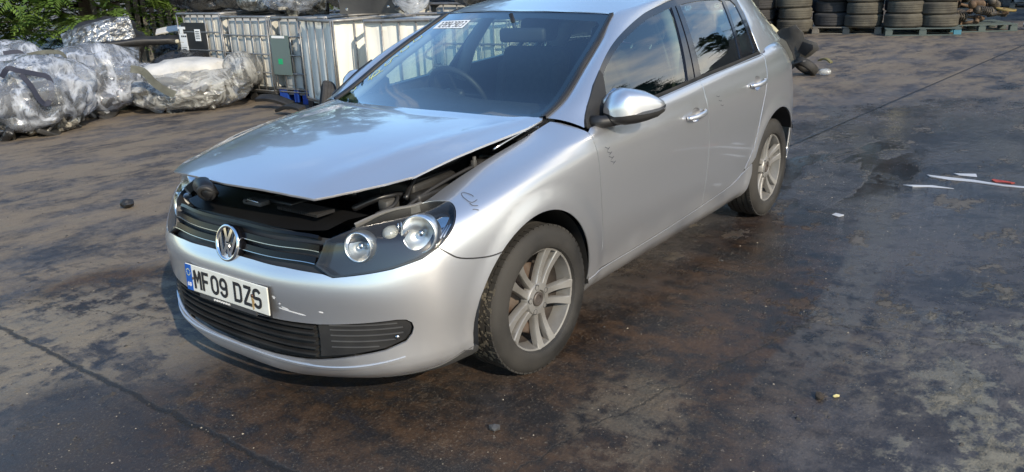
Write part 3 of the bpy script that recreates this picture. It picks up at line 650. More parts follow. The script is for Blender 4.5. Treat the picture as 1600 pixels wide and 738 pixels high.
# folded flange along the side and pen marks
m=MB()
for L_ in ([(.15,-.60),(.155,-.615)],[(.11,-.605),(.12,-.615),(.10,-.62)],[(.07,-.60),(.085,-.618)],[(.06,-.612),(.045,-.60),(.04,-.62)],[(-.02,-.60),(-.04,-.605),(-.05,-.62),(-.03,-.625)]):
    stroke3('',L_,.004,None,None,surf=Hz,nrm=Hn,mb=m)
m.build('pen_mark',PEN,BON,fix=False)
# ---------------------------------------------------------------- front grille, badge, plate
gb=[(0,.665),(.146,.667),(.322,.66),(.50,.630),(.462,.69),(.485,.80),(.50,.845),(.3,.885),(0,.895)]
GRB=base_mat('grille_black',(.004,.004,.005),.2,spec=.3)[0]
GR=panel('radiator_grille',gb+[(-a,b) for a,b in gb[::-1][1:-1]],BLACKP,CAR,off=-.03,lip=.01,gap=0,res=.05)
for v0,v1,ue in ((.829,.790,.470),(.760,.717,.455)):
    u=np.linspace(-ue,ue,61);vc=(v0+v1)/2-.035*(np.abs(u)/.47)**6
    ribbon('grille_slat',u,vc,.021,-.028,-.004,GRB,GR);ribbon('chrome_strip',u,vc-(v0-v1)/2,.0026,-.014,-.001,CHROMED,GR)
u=np.linspace(-.46,.46,61);ribbon('grille_slat',u,.868-.03*(np.abs(u)/.47)**6,.012,-.03,-.006,GRB,GR)
BM=T(.832,0,.656)@Ry(-math.radians(14))@Rz(-PI/2)   # local +Y points forward
badge=MB().lathe([(0,-.03),(.067,-.03),(.071,0),(.071,.006),(0,.006)],48,M=BM).build('front_badge',GLOSSB,CAR)
m=MB();m.lathe([(.058,.004),(.0565,.010),(.061,.0155),(.067,.017),(.0725,.012),(.073,.004)],56,M=BM,closed=True);m.build('badge_ring',CHROME,badge)
def bar2(m,p,q,w,h0,h1,M):
    p=Vector(p);q=Vector(q);d=(q-p).normalized();s=Vector((-d.y,d.x))*w/2
    P4=[p-s,p+s,q+s,q-s];m.prism([(a.x,a.y) for a in P4],h0,h1,M)
m=MB();w=.0140;h1=.0125
# upper V
bar2(m,(-.024,.057),(-.001,.006),w,.004,h1,BM);bar2(m,(.024,.057),(.001,.006),w,.004,h1-.0004,BM)
# lower W
bar2(m,(-.052,.036),(-.021,-.052),w,.004,h1-.0006,BM);bar2(m,(.052,.036),(.021,-.052),w,.004,h1-.001,BM)
bar2(m,(-.021,-.050),(0,-.004),w,.004,h1-.0002,BM);bar2(m,(.021,-.050),(0,-.004),w,.004,h1-.0008,BM)
m.build('badge_letters',CHROME,badge)
# plate
PM=T(.878,0,.486)@Ry(-math.radians(2))@Rz(PI/2)     # local X -> +Y (right as seen), local Z up, local -Y forward
m=MB();m.rbox((0,0,0),(.520,.006,.111),.003,2,M=PM,smooth=False);plate=m.build('number_plate',PLATE,CAR)
m=MB();m.box((-.238,-.0038,0),(.040,.0016,.107),M=PM);m.build('country_band',BLUE,plate)
m=MB();m.box((0,.004,-.004),(.53,.004,.118),M=PM);m.build('plate_holder',BLACKP,plate)
m=MB();m.box((.0,.0005,-.064),(.36,.006,.016),M=PM);m.build('plate_holder',GREYP,plate)
def thick(m,pts,w,M,h=-.0050,closed=False,w2=.0016):
    """polyline of constant width in local XZ, mitred"""
    pts=[Vector(p) for p in pts];n=len(pts);L_=[];R_=[]
    for i in range(n):
        a=pts[i-1] if (closed or i>0) else None;b=pts[(i+1)%n] if (closed or i<n-1) else None
        d1=(pts[i]-a).normalized() if a is not None else (b-pts[i]).normalized();d2=(b-pts[i]).normalized() if b is not None else d1
        n1=Vector((-d1.y,d1.x));n2=Vector((-d2.y,d2.x));mm=(n1+n2);mm=mm/max(.35,mm.dot(n1)) if mm.length>1e-6 else n1
        L_.append(pts[i]+mm*w/2);R_.append(pts[i]-mm*w/2)
    k=n if closed else n-1
    V=[(p.x,h,p.y) for p in L_]+[(p.x,h,p.y) for p in R_]+[(p.x,h+w2,p.y) for p in L_]+[(p.x,h+w2,p.y) for p in R_]
    F=[]
    for i in range(k):
        j=(i+1)%n;F+=[(i,j,n+j,n+i),(2*n+i,3*n+i,3*n+j,2*n+j),(i,2*n+i,2*n+j,j),(n+i,n+j,3*n+j,3*n+i)]
    if not closed: F+=[(0,n,3*n,2*n),(n-1,3*n-1,4*n-1,2*n-1)]
    m.add(V,F,False,M)
def ell(cx,cy,rx,ry,a0,a1,n=8): return [(cx+rx*math.cos(math.radians(a0+(a1-a0)*i/n)),cy+ry*math.sin(math.radians(a0+(a1-a0)*i/n))) for i in range(n+1)]
w=.0125;X=.0188;Z=.0335
def glyph(m,ch,x0):
    o=lambda L:[(x0+a,b) for a,b in L]
    if ch=='M': thick(m,o([(-X,-Z-w/2),(-X,Z)]),w,PM);thick(m,o([(X,-Z-w/2),(X,Z)]),w,PM);thick(m,o([(-X+.002,Z+.004),(0,-.006),(X-.002,Z+.004)]),w*.85,PM,h=-.0053)
    if ch=='F': thick(m,o([(-X,-Z-w/2),(-X,Z),(X,Z)]),w,PM);thick(m,o([(-X,.001),(X-.006,.001)]),w,PM,h=-.0053)
    if ch=='0': thick(m,o(ell(0,Z-X,X,X,0,180)+ell(0,-Z+X,X,X,180,360)),w,PM,closed=True)
    if ch=='9': thick(m,o(ell(0,Z-X,X,X,0,180)+ell(0,.006+.004,X,X*.75,180,360)),w,PM,closed=True);thick(m,o([(X,.012)]+ell(0,-Z+X,X,X,360,190)),w,PM,h=-.0053)
    if ch=='D': thick(m,o([(-X,-Z),(-X,Z)]+ell(X-.014,Z-.014,.014,.014,90,0,4)+ell(X-.014,-Z+.014,.014,.014,0,-90,4)),w,PM,closed=True)
    if ch=='Z': thick(m,o([(-X,Z),(X-.001,Z),(X-.001,Z-.006),(-X+.001,-Z+.006),(-X+.001,-Z),(X+.003,-Z)]),w,PM)
    if ch=='S': thick(m,o(ell(0,Z-.0165,X,.0165,20,180)+ell(-X+.012,.004,.012,.004,200,268,3)+ell(X-.012,-.004,.012,.005,80,0,3)+ell(0,-Z+.0165,X,.0165,0,-160)),w,PM)
m=MB()
for ch,x in zip('MF09DZS',(-.180,-.124,-.066,-.009,.080,.139,.197)): glyph(m,ch,x)
m.build('plate_letters',INK,plate)
m=MB()
for ch,x in (('G',-.2450),('B',-.2315)):
    if ch=='G': thick(m,[(x+.004,-.0245),(x+.001,-.0215),(x-.003,-.0225),(x-.0045,-.0285),(x-.003,-.0345),(x+.001,-.0355),(x+.004,-.0325),(x+.004,-.029),(x+.001,-.029)],.0022,PM,h=-.0056)
    else: thick(m,[(x-.0035,-.0355),(x-.0035,-.0215),(x+.002,-.0215),(x+.0038,-.025),(x+.002,-.0282),(x+.0042,-.032),(x+.002,-.0355)],.0022,PM,h=-.0056,closed=True)
m.build('plate_letters',WHITEP,plate)
m=MB()
for k in range(12):
    a=k*PI/6;m.box((-.238+.0115*math.cos(a),-.0052,.022+.0135*math.sin(a)),(.0026,.0012,.0026),M=PM)
m.build('star_ring',YELLOWC,plate)
m=MB();xx=-.085
for k,wd in enumerate((.006,.004,.004,.004,.003,.003,.002,.006,.004,.003,.004,.003,.004,.002,.006,.003,.004,.004,.002,.006,.004)):
    m.box((xx+wd/2,-.0036,-.0635+(.001 if k%3 else -.0008)),(wd*.7,.001,.006 if k%4 else .008),M=PM);xx+=wd+.0012
m.build('dealer_print',WHITEP,plate)
m=MB();m.lathe([(0,-.002),(.007,-.002),(.0075,.0),(.0,.0035)],12,M=PM@T(.168,-.0055,.006)@Rz(PI));m.build('plate_screw',RUST,plate)
m=MB();m.lathe([(0,-.002),(.005,-.002),(.0055,.0),(.0,.003)],12,M=PM@T(-.212,-.0055,.000)@Rz(PI));m.build('plate_screw',RUST,plate)
m=MB();m.prism([(.161,.0),(.175,.0),(.178,-.02),(.174,-.045),(.168,-.050),(.163,-.04),(.164,-.02)],-.0046,-.0040,M=PM);m.build('rust_run',noise_mat('rust_run',(.52,.40,.22),(.36,.22,.08),40,(.6,.7),bump=0),plate)
# ---------------------------------------------------------------- headlights
def frame_at(u,v,depth=0,side=1):
    q=Pf([side*u],[v])[0];n=Nf([side*u],[v])[0];return q-n*depth,n
HOUS=base_mat('lamp_housing_grey',(.060,.056,.052),.2,.6,.4)[0];BOWL=base_mat('lamp_bowl',(.92,.92,.91),.32,1)[0]
for s in(1,-1):
    hl=[(s*a,b) for a,b in HL]
    hz=panel('headlight',hl,LGLASS,CAR,off=.001,lip=0,gap=.001,res=.03,bstep=.01)
    cen=np.mean(np.array(hl),0)
    inn=[(cen[0]+(a-cen[0])*.985,cen[1]+(b-cen[1])*.95) for a,b in hl]
    hol=[[(s*(u_+ru*math.cos(2*PI*i/22)),v_+rv*math.sin(2*PI*i/22)) for i in range(22)] for u_,v_,ru,rv in ((.625,.760,.048,.072),(.868,.798,.062,.092))]
    panel('lamp_housing',inn,HOUS,hz,holes=hol,off=-.045,lip=0,gap=0,res=.03)
    panel('lamp_rim',hl,BLACKP,hz,holes=[[(cen[0]+(a-cen[0])*.975,cen[1]+(b-cen[1])*.93) for a,b in hl]],off=-.003,lip=.05,gap=.0015,res=.03,bstep=.012)
    fw=Vector((.93,s*.28,.10)).normalized()
    def fm(u,v,d):
        q,n=frame_at(u,v,d,s);yv=Vector(fw);xv=yv.cross(Vector((0,0,1))).normalized();zv=xv.cross(yv)
        M=Matrix((xv,yv,zv)).transposed().to_4x4();M.translation=Vector(q);return M
    for (u_,v_,r_,d_) in ((.625,.757,.052,.026),(.868,.796,.066,.028)):
        M=fm(u_,v_,d_)
        m=MB();m.lathe([(.006,-.055),(r_*.55,-.042),(r_*.82,-.020),(r_*.95,0),(r_*1.0,.006),(r_*1.06,.002),(r_*1.08,-.02),(r_*1.02,-.05)],40,M=M)
        rf=m.build('reflector',BOWL,hz)
        m=MB();m.lathe([(0,-.012),(.010,-.013),(.013,-.02),(.013,-.045)],16,M=M);m.build('bulb_cap',CHROMED,hz)
    # indicator chamber between the two bowls
    M=fm(.735,.855,.045);m=MB();m.lathe([(0,.018),(.016,.014),(.027,.002),(.030,-.015),(.028,-.04)],24,M=M);m.build('indicator_lamp',base_mat('indicator_dome',(.42,.42,.38),.12,.2,.5)[0],hz)
    for k in range(5):
        m=MB();q,n=frame_at(.775+k*.012,.865+.002*k,.035,s);m.tube([Vector(q)+Vector((0,0,.022)),Vector(q)-Vector((0,0,.022))],.004,6);m.build('lamp_rib',CHROMED,hz)
    band=[(s*a,b) for a,b in [(.655,.765),(.80,.775),(.80,.80),(.655,.80)]];panel('reflector_link',band,CHROMED,hz,off=-.048,lip=.01,gap=0)
    b2=[(s*a,b) for a,b in [(.93,.80),(.985,.81),(1.005,.85),(.985,.895),(.93,.905)]];panel('reflector_wing',b2,CHROME,hz,off=-.04,lip=.01,gap=0)
    for k in range(3): 
        u=np.linspace(.955+k*.016,.985+k*.014,6)*s;ribbon('lamp_rib',u,np.linspace(.735,.80,6),.004,-.05,-.03,CHROMED,hz)
    am=[(s*a,b) for a,b in [(.505,.655),(.52,.70),(.60,.70),(.62,.665),(.56,.648)]];panel('side_marker',am,AMBER,hz,off=-.050,lip=.0,gap=0)
# ---------------------------------------------------------------- engine bay
m=MB()
n=25;uu=np.linspace(-.48,.48,n);A0=Pf(uu,np.full(n,.895))-Nf(uu,np.full(n,.895))*.02
B0=A0.copy();B0[:,0]-=.10;B0[:,2]+=.012;C0=A0.copy();C0[:,0]=.56;C0[:,2]=.765;C0[:,1]*=1.12;D0=C0.copy();D0[:,0]=.50;D0[:,2]=.68
V=np.concatenate([A0,B0,C0,D0]);m.add(V.tolist(),[(j*n+i,j*n+i+1,(j+1)*n+i+1,(j+1)*n+i) for i in range(n-1) for j in range(3)],True)
BAYB=base_mat('bay_black',(.007,.007,.0075),.45)[0];slam=m.build('slam_panel',BAYB,CAR,sharp=30)  # blacker than the plastic elsewhere, standing in for shade under the bonnet
for k in range(22):
    mm=MB();mm.box((.655,.14+k*.0105,.779),(.085,.0035,.012),M=None);mm.build('panel_rib',BLACKP,slam)
mm=MB();mm.rbox((.69,.0,.782),(.05,.11,.02),.006,2);mm.build('latch_plate',GREYP,slam)
mm=MB();mm.tube([(.715,-.03,.785),(.725,0,.80),(.715,.035,.792),(.70,.05,.785)],.004,6);mm.build('latch_hook',CHROMED,slam)
mm=MB();mm.rbox((.62,.10,.785),(.09,.16,.02),.008,2);mm.build('vent_box',BAYB,slam)
m=MB();m.tube([(.66,-.36,.77),(.72,-.29,.805),(.785,-.20,.845),(.825,-.12,.862),(.845,-.07,.858),(.84,-.045,.835)],[.034,.036,.036,.034,.030,.024],14);duct=m.build('air_duct',BAYB,CAR)
m=MB();m.lathe([(.020,0),(.033,.002),(.036,-.006),(.03,-.02)],20,M=T(.862,-.060,.846)@Rz(-1.0)@Rx(-.5));m.build('duct_mouth',BLACKP,duct)
# closed-off bay: bottom tray, bulkhead, inner wings
m=MB();m.box((.12,0,.42),(.95,1.14,.02));m.box((-.30,0,.66),(.03,1.2,.50));
for s in(1,-1): m.add([(.50,s*.60,.72),(-.30,s*.60,.72),(-.30,s*.60,.42),(.50,s*.60,.42)],[(0,1,2,3)])
m.build('bay_tub',DARKIN,CAR)
for s in(1,-1):
    E1=np.array([(.45,s*.615,.772),(.30,s*.628,.815),(.15,s*.640,.845),(0,s*.652,.875),(-.15,s*.660,.905),(-.30,s*.655,.935)])
    E2=E1+[0,-s*.10,-.05];E3=E2+[0,0,-.15];n=6;V=np.concatenate([E1,E2,E3]);m=MB();m.add(V.tolist(),[(j*n+i,j*n+i+1,(j+1)*n+i+1,(j+1)*n+i) for i in range(n-1) for j in range(2)]);m.build('inner_wing',BLACKP,CAR)
m=MB();m.rbox((.22,.42,.76),(.26,.19,.15),.015,2);bt=m.build('battery',BLACKP,CAR)
for k in range(4):
    mm=MB();mm.box((.22,.42+(k-1.5)*.045,.838),(.24,.012,.006));mm.build('battery_rib',BLACKP,bt)
m=MB();m.rbox((.30,.56,.79),(.20,.06,.05),.015,2);m.build('fuse_box',BLACKP,CAR)
m=MB();m.rbox((-.02,.08,.74),(.50,.42,.16),.04,3);m.build('engine_cover',BLACKP,CAR)
m=MB();m.tube([(.12,.55,.80),(.0,.56,.84),(-.06,.60,.83)],.03,10);m.lathe([(0,.04),(.055,.04),(.06,0),(.0,0)],18,M=T(-.1,.55,.86)@Rx(-PI/2));m.build('strut_top',BLACKP,CAR)
m=MB();m.tube([(-.27,.655,.965),(-.18,.648,.955),(-.06,.64,.93),(.0,.635,.915)],.007,6);m.tube([(-.28,.66,.96),(-.26,.65,.935),(-.22,.65,.93)],.010,6);m.build('bonnet_hinge',CHROMED,CAR)
m=MB();m.tube([(.08,.60,.86),(.085,.605,.90)],.008,6);m.rbox((.083,.60,.87),(.02,.02,.03),.004,2);m.build('bump_stop',GREYP,CAR)

# hoses, wiring and the lamp bracket that show in the gap under the bonnet
HOSE=base_mat('hose_rubber',(.014,.014,.015),.35)[0];LOOM=base_mat('wiring_tape',(.02,.02,.022),.7)[0]
for pts,r_ in (([(.50,.20,.80),(.40,.34,.83),(.26,.36,.86),(.10,.30,.86)],.020),([(.52,.36,.76),(.46,.44,.80),(.36,.47,.79),(.34,.40,.72)],.014),([(.42,.54,.80),(.30,.50,.86),(.12,.52,.88),(-.05,.50,.90)],.011),([(.56,.05,.79),(.50,.18,.81),(.44,.30,.79)],.012),([(.50,-.10,.80),(.44,.02,.83),(.40,.14,.82),(.46,.26,.79)],.016)):
    m=MB();m.tube(smoothpoly(pts,False,5),r_,8);m.build('hose',HOSE,CAR)
for pts in ([(.47,.575,.775),(.36,.58,.81),(.22,.59,.84),(.05,.60,.865)],[(.54,.50,.765),(.48,.53,.785),(.42,.50,.80),(.40,.44,.79)]):
    m=MB();m.tube(smoothpoly(pts,False,5),.007,6);m.build('wiring_loom',LOOM,CAR)
m=MB();m.lathe([(0,.02),(.03,.02),(.034,0),(.03,-.02),(0,-.02)],20,M=T(.40,.22,.84)@Rx(-PI/2));m.build('filler_cap',HOSE,CAR)
m=MB();m.rbox((.44,.47,.775),(.07,.05,.04),.008,2);m.build('relay_box',GREYP,CAR)
BRK=base_mat('clear_bracket',(.20,.195,.185),.3,.1,.5)[0]
for s in(1,-1):
    u=np.linspace(.60,.93,16)*s;ribbon('lamp_bracket',u,np.interp(np.abs(u),[.60,.63,.70,.78,.93],[.885,.905,.955,.992,.999]),.010,-.030,.004,BRK,CAR)
# ---------------------------------------------------------------- mirrors and handles
def mirror(s):
    ax=Vector((-.2,.145,0)).normalized() if s>0 else Vector((-.25,.035,0)).normalized();o=Vector((-.52,.885,0)) if s>0 else Vector((-.60,.845,0));pr_=Vector((ax.y,-ax.x,0))  # pr_: horizontal, square to the axis (faces forward-out)
    if pr_.x<0: pr_=-pr_
    # s along axis, z top, z bottom of painted cap, z bottom of black base, half depth
    tab=[(-.022,1.020,.992,.965,.035),(-.012,1.045,.986,.957,.060),(.013,1.078,.988,.946,.082),(.052,1.097,.992,.940,.092),(.10,1.090,.994,.942,.090),(.15,1.078,.997,.949,.083),(.20,1.053,1.000,.960,.070),(.235,1.033,.999,.979,.048),(.250,1.017,1.004,.990,.022)]
    def P3(sv,dep,z):
        q=o+ax*sv+pr_*dep;return (q.x,s*q.y,z)
    n=18;cap=[];base=[]
    for sv,zt,zm,zb,d in tab:
        c=[]
        for j in range(n+1):
            a=PI*j/n   # from rear edge over the top-front to front low
            c.append(P3(sv,-.02+d*(-math.copysign(abs(math.cos(a))**.8,math.cos(a)))*.95,zm+(zt-zm)*(math.sin(a)**.55)))
        cap.append(c)
        b=[]
        for j in range(n+1):
            a=PI*j/n
            b.append(P3(sv,-.02+d*(-math.cos(a))*.93,zm-.001-(zm-zb)*(math.sin(a)**.7)))
        base.append(b)
    def strip(C,name,mat,par):
        V=[p for c in C for p in c];m=n+1;F=[(i*m+j,i*m+j+1,(i+1)*m+j+1,(i+1)*m+j) for i in range(len(C)-1) for j in range(n)]
        mb=MB();mb.add(V,F,True);mb.add([C[0][j] for j in range(m)],[tuple(range(m))]);mb.add([C[-1][j] for j in range(m)],[tuple(range(m))]);return mb.build(name,mat,par)
    hs=strip(base,'door_mirror',BLACKP,CAR);strip(cap,'mirror_cap',SILVER,hs)
    # indicator strip on the front face, low
    V=[];
    for sv,z,d in [(.075,.9895,.090),(.11,.990,.089),(.15,.9925,.0825),(.19,.996,.073),(.22,1.0005,.060),(.238,1.006,.045)]:
        V+= [P3(sv,-.02+d*.97,z),P3(sv,-.02+d*.985,z+.013 if sv>.08 else z+.004)]
    mb=MB();mb.add(V,[(2*i,2*i+1,2*i+3,2*i+2) for i in range(5)],True);mb.build('mirror_indicator',CHROMED,hs)
    gl=MB();gp=[]
    for sv,zt,zb in [(.0,1.04,.975),(.05,1.085,.962),(.15,1.066,.97),(.22,1.03,.985)]: gp.append((sv,zt,zb))
    V=[P3(a,-.112,b) for a,b,_ in gp]+[P3(a,-.112,c) for a,_,c in gp];gl.add(V,[(i,i+1,i+5,i+4) for i in range(3)]);gl.build('mirror_glass',CHROME,hs,fix=False)
    # arm and sail
    mb=MB();mb.tube([(-.47,s*.80,.958),(-.50,s*.845,.958),(-.545,s*.90,.965),(-.60,s*.945,.972)],[.030,.028,.024,.020],12);mb.build('mirror_arm',BLACKP,hs)
    return hs
for s in(1,-1): mirror(s)
sail=[(-.418,belt(-.418)-.006),(-.43,.985),(-.477,1.025),(-.583,1.100),(-.675,1.152),(-.680,1.130),(-.636,1.047),(-.618,.985),(-.612,.955)]
panel('mirror_sail',sail,BLACKP,CAR,both=True,surf=Gs,nrm=Gn,off=.007,gap=0,lip=.014)
def handle(cx,cz,ul):
    for s in(1,-1):
        u0,v0=inv(cx,cz);q=Pf([s*u0],[v0])[0];n=Nf([s*u0],[v0])[0]
        # bar arching off the skin
        m=MB();P_=[];R_=[]
        for k in range(13):
            t=k/12;x=cx+.105-.21*t;z=cz-.004+.010*t;out=.008+.030*math.sin(PI*t)**.55
            P_.append((x,s*(abs(q[1])+out),z));R_.append(.0105+.004*math.sin(PI*t))
        m.tube(P_,R_,12,sx=.8)
        h=m.build('door_handle',SILVER,CAR)
        ring_=RC1 if cx>-2 else RC2;c0=np.mean(ring_,0);V=[]
        for k_,dp in ((1.06,.0),(.98,.004),(.85,.013),(.6,.020),(.3,.023),(.02,.024)):
            uv=c0+(np.array(ring_)-c0)*k_;Q=Pf(s*uv[:,0],uv[:,1])-Nf(s*uv[:,0],uv[:,1])*(dp+.001);V+=Q.tolist()
        K=24;m.add([],[]);m=MB();m.add(V,[(r_*K+i,r_*K+(i+1)%K,(r_+1)*K+(i+1)%K,(r_+1)*K+i) for r_ in range(5) for i in range(K)],True);m.build('handle_recess',SILVER,h)
handle(-1.348,.856,0);handle(-2.195,.906,0)
# pen and dent marks
m=MB()
for L_ in ([(1.101,.890),(1.096,.872),(1.108,.845),(1.125,.835),(1.150,.838)],[(1.101,.890),(1.115,.893),(1.135,.868),(1.140,.855)],[(1.108,.838),(1.120,.822),(1.145,.812)],[(1.115,.806),(1.13,.800),(1.145,.79)]): stroke3('',L_,.0035,None,None,mb=m)
m.build('pen_mark',PEN,CAR,fix=False)
m=MB()
for k in range(4): stroke3('',[(1.995+.012*k,.815-.024*k),(2.02+.014*k,.803-.024*k),(2.035+.014*k,.806-.024*k),(2.01+.014*k,.795-.024*k)],.0035,None,None,mb=m)
for k in range(3): stroke3('',[(3.16+.02*k,.835-.02*k),(3.19+.02*k,.828-.02*k),(3.20+.02*k,.831-.02*k)],.003,None,None,mb=m)
m.build('door_scratch',PEN,CAR,fix=False)
# ---------------------------------------------------------------- wheels
TM=RUBBER
def make_wheel(name_parent,a0):
    """axis along local +Y (outwards)"""
    prof=[(.214,.085),(.222,.100),(.234,.106),(.250,.107),(.270,.1045),(.286,.100),(.298,.093),(.306,.084),(.3085,.080)]
    pr=prof[:]
    for y0,y1 in ((.080,.062),(.054,.026),(.018,-.010),(-.018,-.046),(-.054,-.080)):
        pr+=[(.3095+.002*(1-(abs(y0)/.08)),y0),(.3100+.002*(1-abs(y1)/.08),y1)]
        if y1>-.08: pr+=[(.3035,y1-.0015),(.3035,y1-.0065)]
    pr+=[(a,-b) for a,b in prof[::-1][1:]]
    m=MB();m.lathe(pr,72);w=m.build('tyre',TM,None,sharp=35)
    tread=[]
    mb=MB()
    N=60
    for k in range(N):      # shoulder blocks with gaps
        a=2*PI*k/N
        M=Ry(-a)
        for sg in(1,-1):
            mb.box((.3088,sg*.072,0),(.008,.024,.024),M=M)
    tb=mb.build('tread_blocks',TM,w);tb['kind']='stuff'
    rim=[(.222,.100),(.2300,.100),(.2315,.093),(.2225,.090),(.208,.084),(.205,.06),(.199,.03),(.190,-.05),(.205,-.085),(.215,-.09)]
    m=MB();m.lathe(rim,64);r=m.build('wheel_rim',ALLOY,None,sharp=40)
    m=MB();m.lathe([(.196,.02),(.190,-.06),(.10,-.065),(.06,-.04),(.0,-.04)],40);m.build('wheel_well',ALLOYD,r)
    for g in range(5):
        for sg in(-1,1):
            m=MB();A=math.radians(a0+72*g)
            # a spoke: tapered bar, dished outwards, rounded face
            n=12;V=[]
            for i in range(n):
                t=i/(n-1);rr=.050+.160*t;off=sg*(.0200+.0185*t**1.2);wd=.0165+.005*t-.004*math.sin(PI*t)
                hy=.070+.019*t**1.6-.007*math.sin(PI*t);dp=.030
                for (dx,dy) in ((-1,-dp/wd),(-1,-.004/wd),(-.8,0),(.8,0),(1,-.004/wd),(1,-dp/wd)):
                    V.append((rr,hy+dy*wd,off+dx*wd*.95))
            F=[(i*6+j,i*6+j+1,(i+1)*6+j+1,(i+1)*6+j) for i in range(n-1) for j in range(5)]
            m.add(V,F,True,Ry(-A));m.build('spoke',ALLOY,r,sharp=40)
    m=MB();m.lathe([(.074,.040),(.070,.066),(.064,.074),(.040,.076),(.036,.066),(.0,.064)],40);m.build('hub',ALLOY,r,sharp=35)
    m=MB();m.lathe([(.030,.060),(.030,.074),(.026,.077),(.018,.0765),(.016,.071),(.0,.070)],28);m.build('hub_cap',ALLOYD,r,sharp=35)
    for g in range(5):
        A=math.radians(a0+36+72*g);m=MB();M=Ry(-A)@T(.054,0,0);m.lathe([(.0125,.060),(.0125,.0755),(.010,.0765),(.009,.066),(0,.066)],14,M=M);m.build('wheel_bolt',GREYP,r,sharp=35)
    m=MB();m.lathe([(.140,-.002),(.140,.010),(.07,.010),(.065,.03),(0,.03)],40);m.build('brake_disc',RUST,r)
    m=MB();m.rbox((-.125,.0,.03),(.05,.07,.15),.012,2);m.build('brake_caliper',RUST,r)
    return w,r
def put_wheel(w,r,x,y,s,steer=0,copy=True,rot=0):
    for o in (w,r):
        c=dup_tree(o,CAR) if copy else o
        c.parent=CAR
        M=T(x,y,.312)@Rz(steer)@(Rz(PI) if s<0 else Matrix())@Ry(rot);c.matrix_local=M
# angle is measured from local +X; the outer face of the near side looks along +Y
w,r=make_wheel(CAR,0)
put_wheel(w,r,0,.765,1,-.052,False,math.radians(-(180-63)));
put_wheel(w,r,-2.578,.752,1,0,True,math.radians(-(180-92)))
put_wheel(w,r,0,-.765,-1,-.052,True,.4);put_wheel(w,r,-2.578,-.752,-1,0,True,.9)
m=MB()
q=[]
# dried mud caked on the front tread
rr=random.Random(3)
for k in range(170):
    a=math.radians(rr.uniform(-38,34));y=rr.uniform(-.075,.085);s_=rr.uniform(.005,.015)
    R_=.3155;c=(R_*math.cos(a),y,R_*math.sin(a));M=Ry(-a)@T(.311,y,0)@Rx(rr.uniform(0,3))
    m.add([(0.0,-s_,-s_*.5),(0.0012,s_*.3,-s_),(.0012,s_,s_*.4),(0.0012,-s_*.4,s_*.9),(.0022,0,0)],[(0,1,4),(1,2,4),(2,3,4),(3,0,4)],False,M)
mud=m.build('caked_mud',noise_mat('dry_mud',(.17,.15,.115),(.10,.088,.068),30,(.9,.95),bump=.4),CAR,fix=False);mud.matrix_local=T(0,.765,.312)@Rz(-.052);mud['kind']='stuff'
# ---------------------------------------------------------------- cabin and underside
m=MB();m.box((-1.35,0,.27),(3.3,1.40,.05));m.build('floor_pan',DARKIN,CAR)
m=MB();m.box((-3.0,0,.35),(.3,1.3,.1));m.box((.45,0,.28),(.6,1.1,.06));m.build('undertray',DARKIN,CAR)
m=MB()
n=25;yy=np.linspace(-.68,.68,n)
prof=[(-.30,.93),(-.42,.965),(-.62,.975),(-.76,.965),(-.82,.93),(-.80,.80),(-.72,.60),(-.50,.40)]
V=[];
for y in yy:
    for x,z in prof:
        hump=.045*math.exp(-((y+.36)/.17)**2) if z>.9 and x<-.55 else 0
        V.append((x,y,z+hump))
k=len(prof);m.add(V,[(i*k+j,i*k+j+1,(i+1)*k+j+1,(i+1)*k+j) for i in range(n-1) for j in range(k-1)],True)
dash=m.build('dashboard',noise_mat('dash_plastic',(.016,.016,.018),(.024,.024,.026),20,(.55,.7),bump=.3,bscale=500,bdist=.001),CAR,sharp=50)
M=T(-.97,-.37,.93)@Ry(math.radians(-62))
m=MB();m.tube([(.185*math.cos(2*PI*i/36),.185*math.sin(2*PI*i/36),0) for i in range(36)],.016,10,closed=True,M=M)
m.rbox((0,0,-.02),(.12,.14,.05),.02,2,M=M)
for a in(0,PI*.5,PI*1.5): m.box((.09*math.cos(a),.12*math.sin(a),-.01),(.06 if a else .14,.14 if a else .04,.015),M=M)
m.tube([(0,0,-.03),(0,0,-.20)],.03,8,M=M);m.build('steering_wheel',BLACKP,CAR)
m=MB();m.rbox((0,0,0),(.04,.25,.072),.018,3,M=T(-.93,.12,1.275)@Rz(.25));m.tube([(-.93,.08,1.29),(-.97,0.02,1.375)],.012,8);m.build('interior_mirror',BLACKP,CAR)
def seat(x,y,w_):
    m=MB();m.rbox((x,y,.50),(.52,w_,.16),.05,3);st=m.build('seat',SEAT,CAR)
    m=MB();Mb=T(x-.27,y,.55)@Ry(math.radians(-14));m.rbox((0,0,.29),(.13,w_*.98,.62),.055,4,M=Mb);
    for sg in(1,-1): m.rbox((.05,sg*w_*.42,.27),(.08,.07,.46),.03,3,M=Mb)
    m.build('backrest',SEAT,st)
    m=MB();m.rbox((.0,0,.72),(.09,.27,.17),.045,4,M=Mb);m.build('headrest',SEAT,st)
    m=MB()
    for sg in(1,-1): m.tube([(0,sg*.06,.55),(0,sg*.06,.68)],.007,6,M=Mb)
    m.build('headrest_post',CHROMED,st)
seat(-1.32,-.36,.48);seat(-1.32,.36,.48)
m=MB();m.rbox((-2.15,0,.50),(.48,1.24,.18),.05,3);rs=m.build('rear_seat',SEAT,CAR)
m=MB();Mb=T(-2.42,0,.55)@Ry(math.radians(-16));m.rbox((0,0,.26),(.12,1.22,.55),.05,3,M=Mb);m.build('backrest',SEAT,rs)
for y in(-.36,.36): m=MB();m.rbox((0,y,.60),(.08,.25,.13),.04,3,M=Mb);m.build('headrest',SEAT,rs)
m=MB();m.box((-2.82,0,.985),(.50,1.10,.02));m.build('parcel_shelf',DARKIN,CAR)
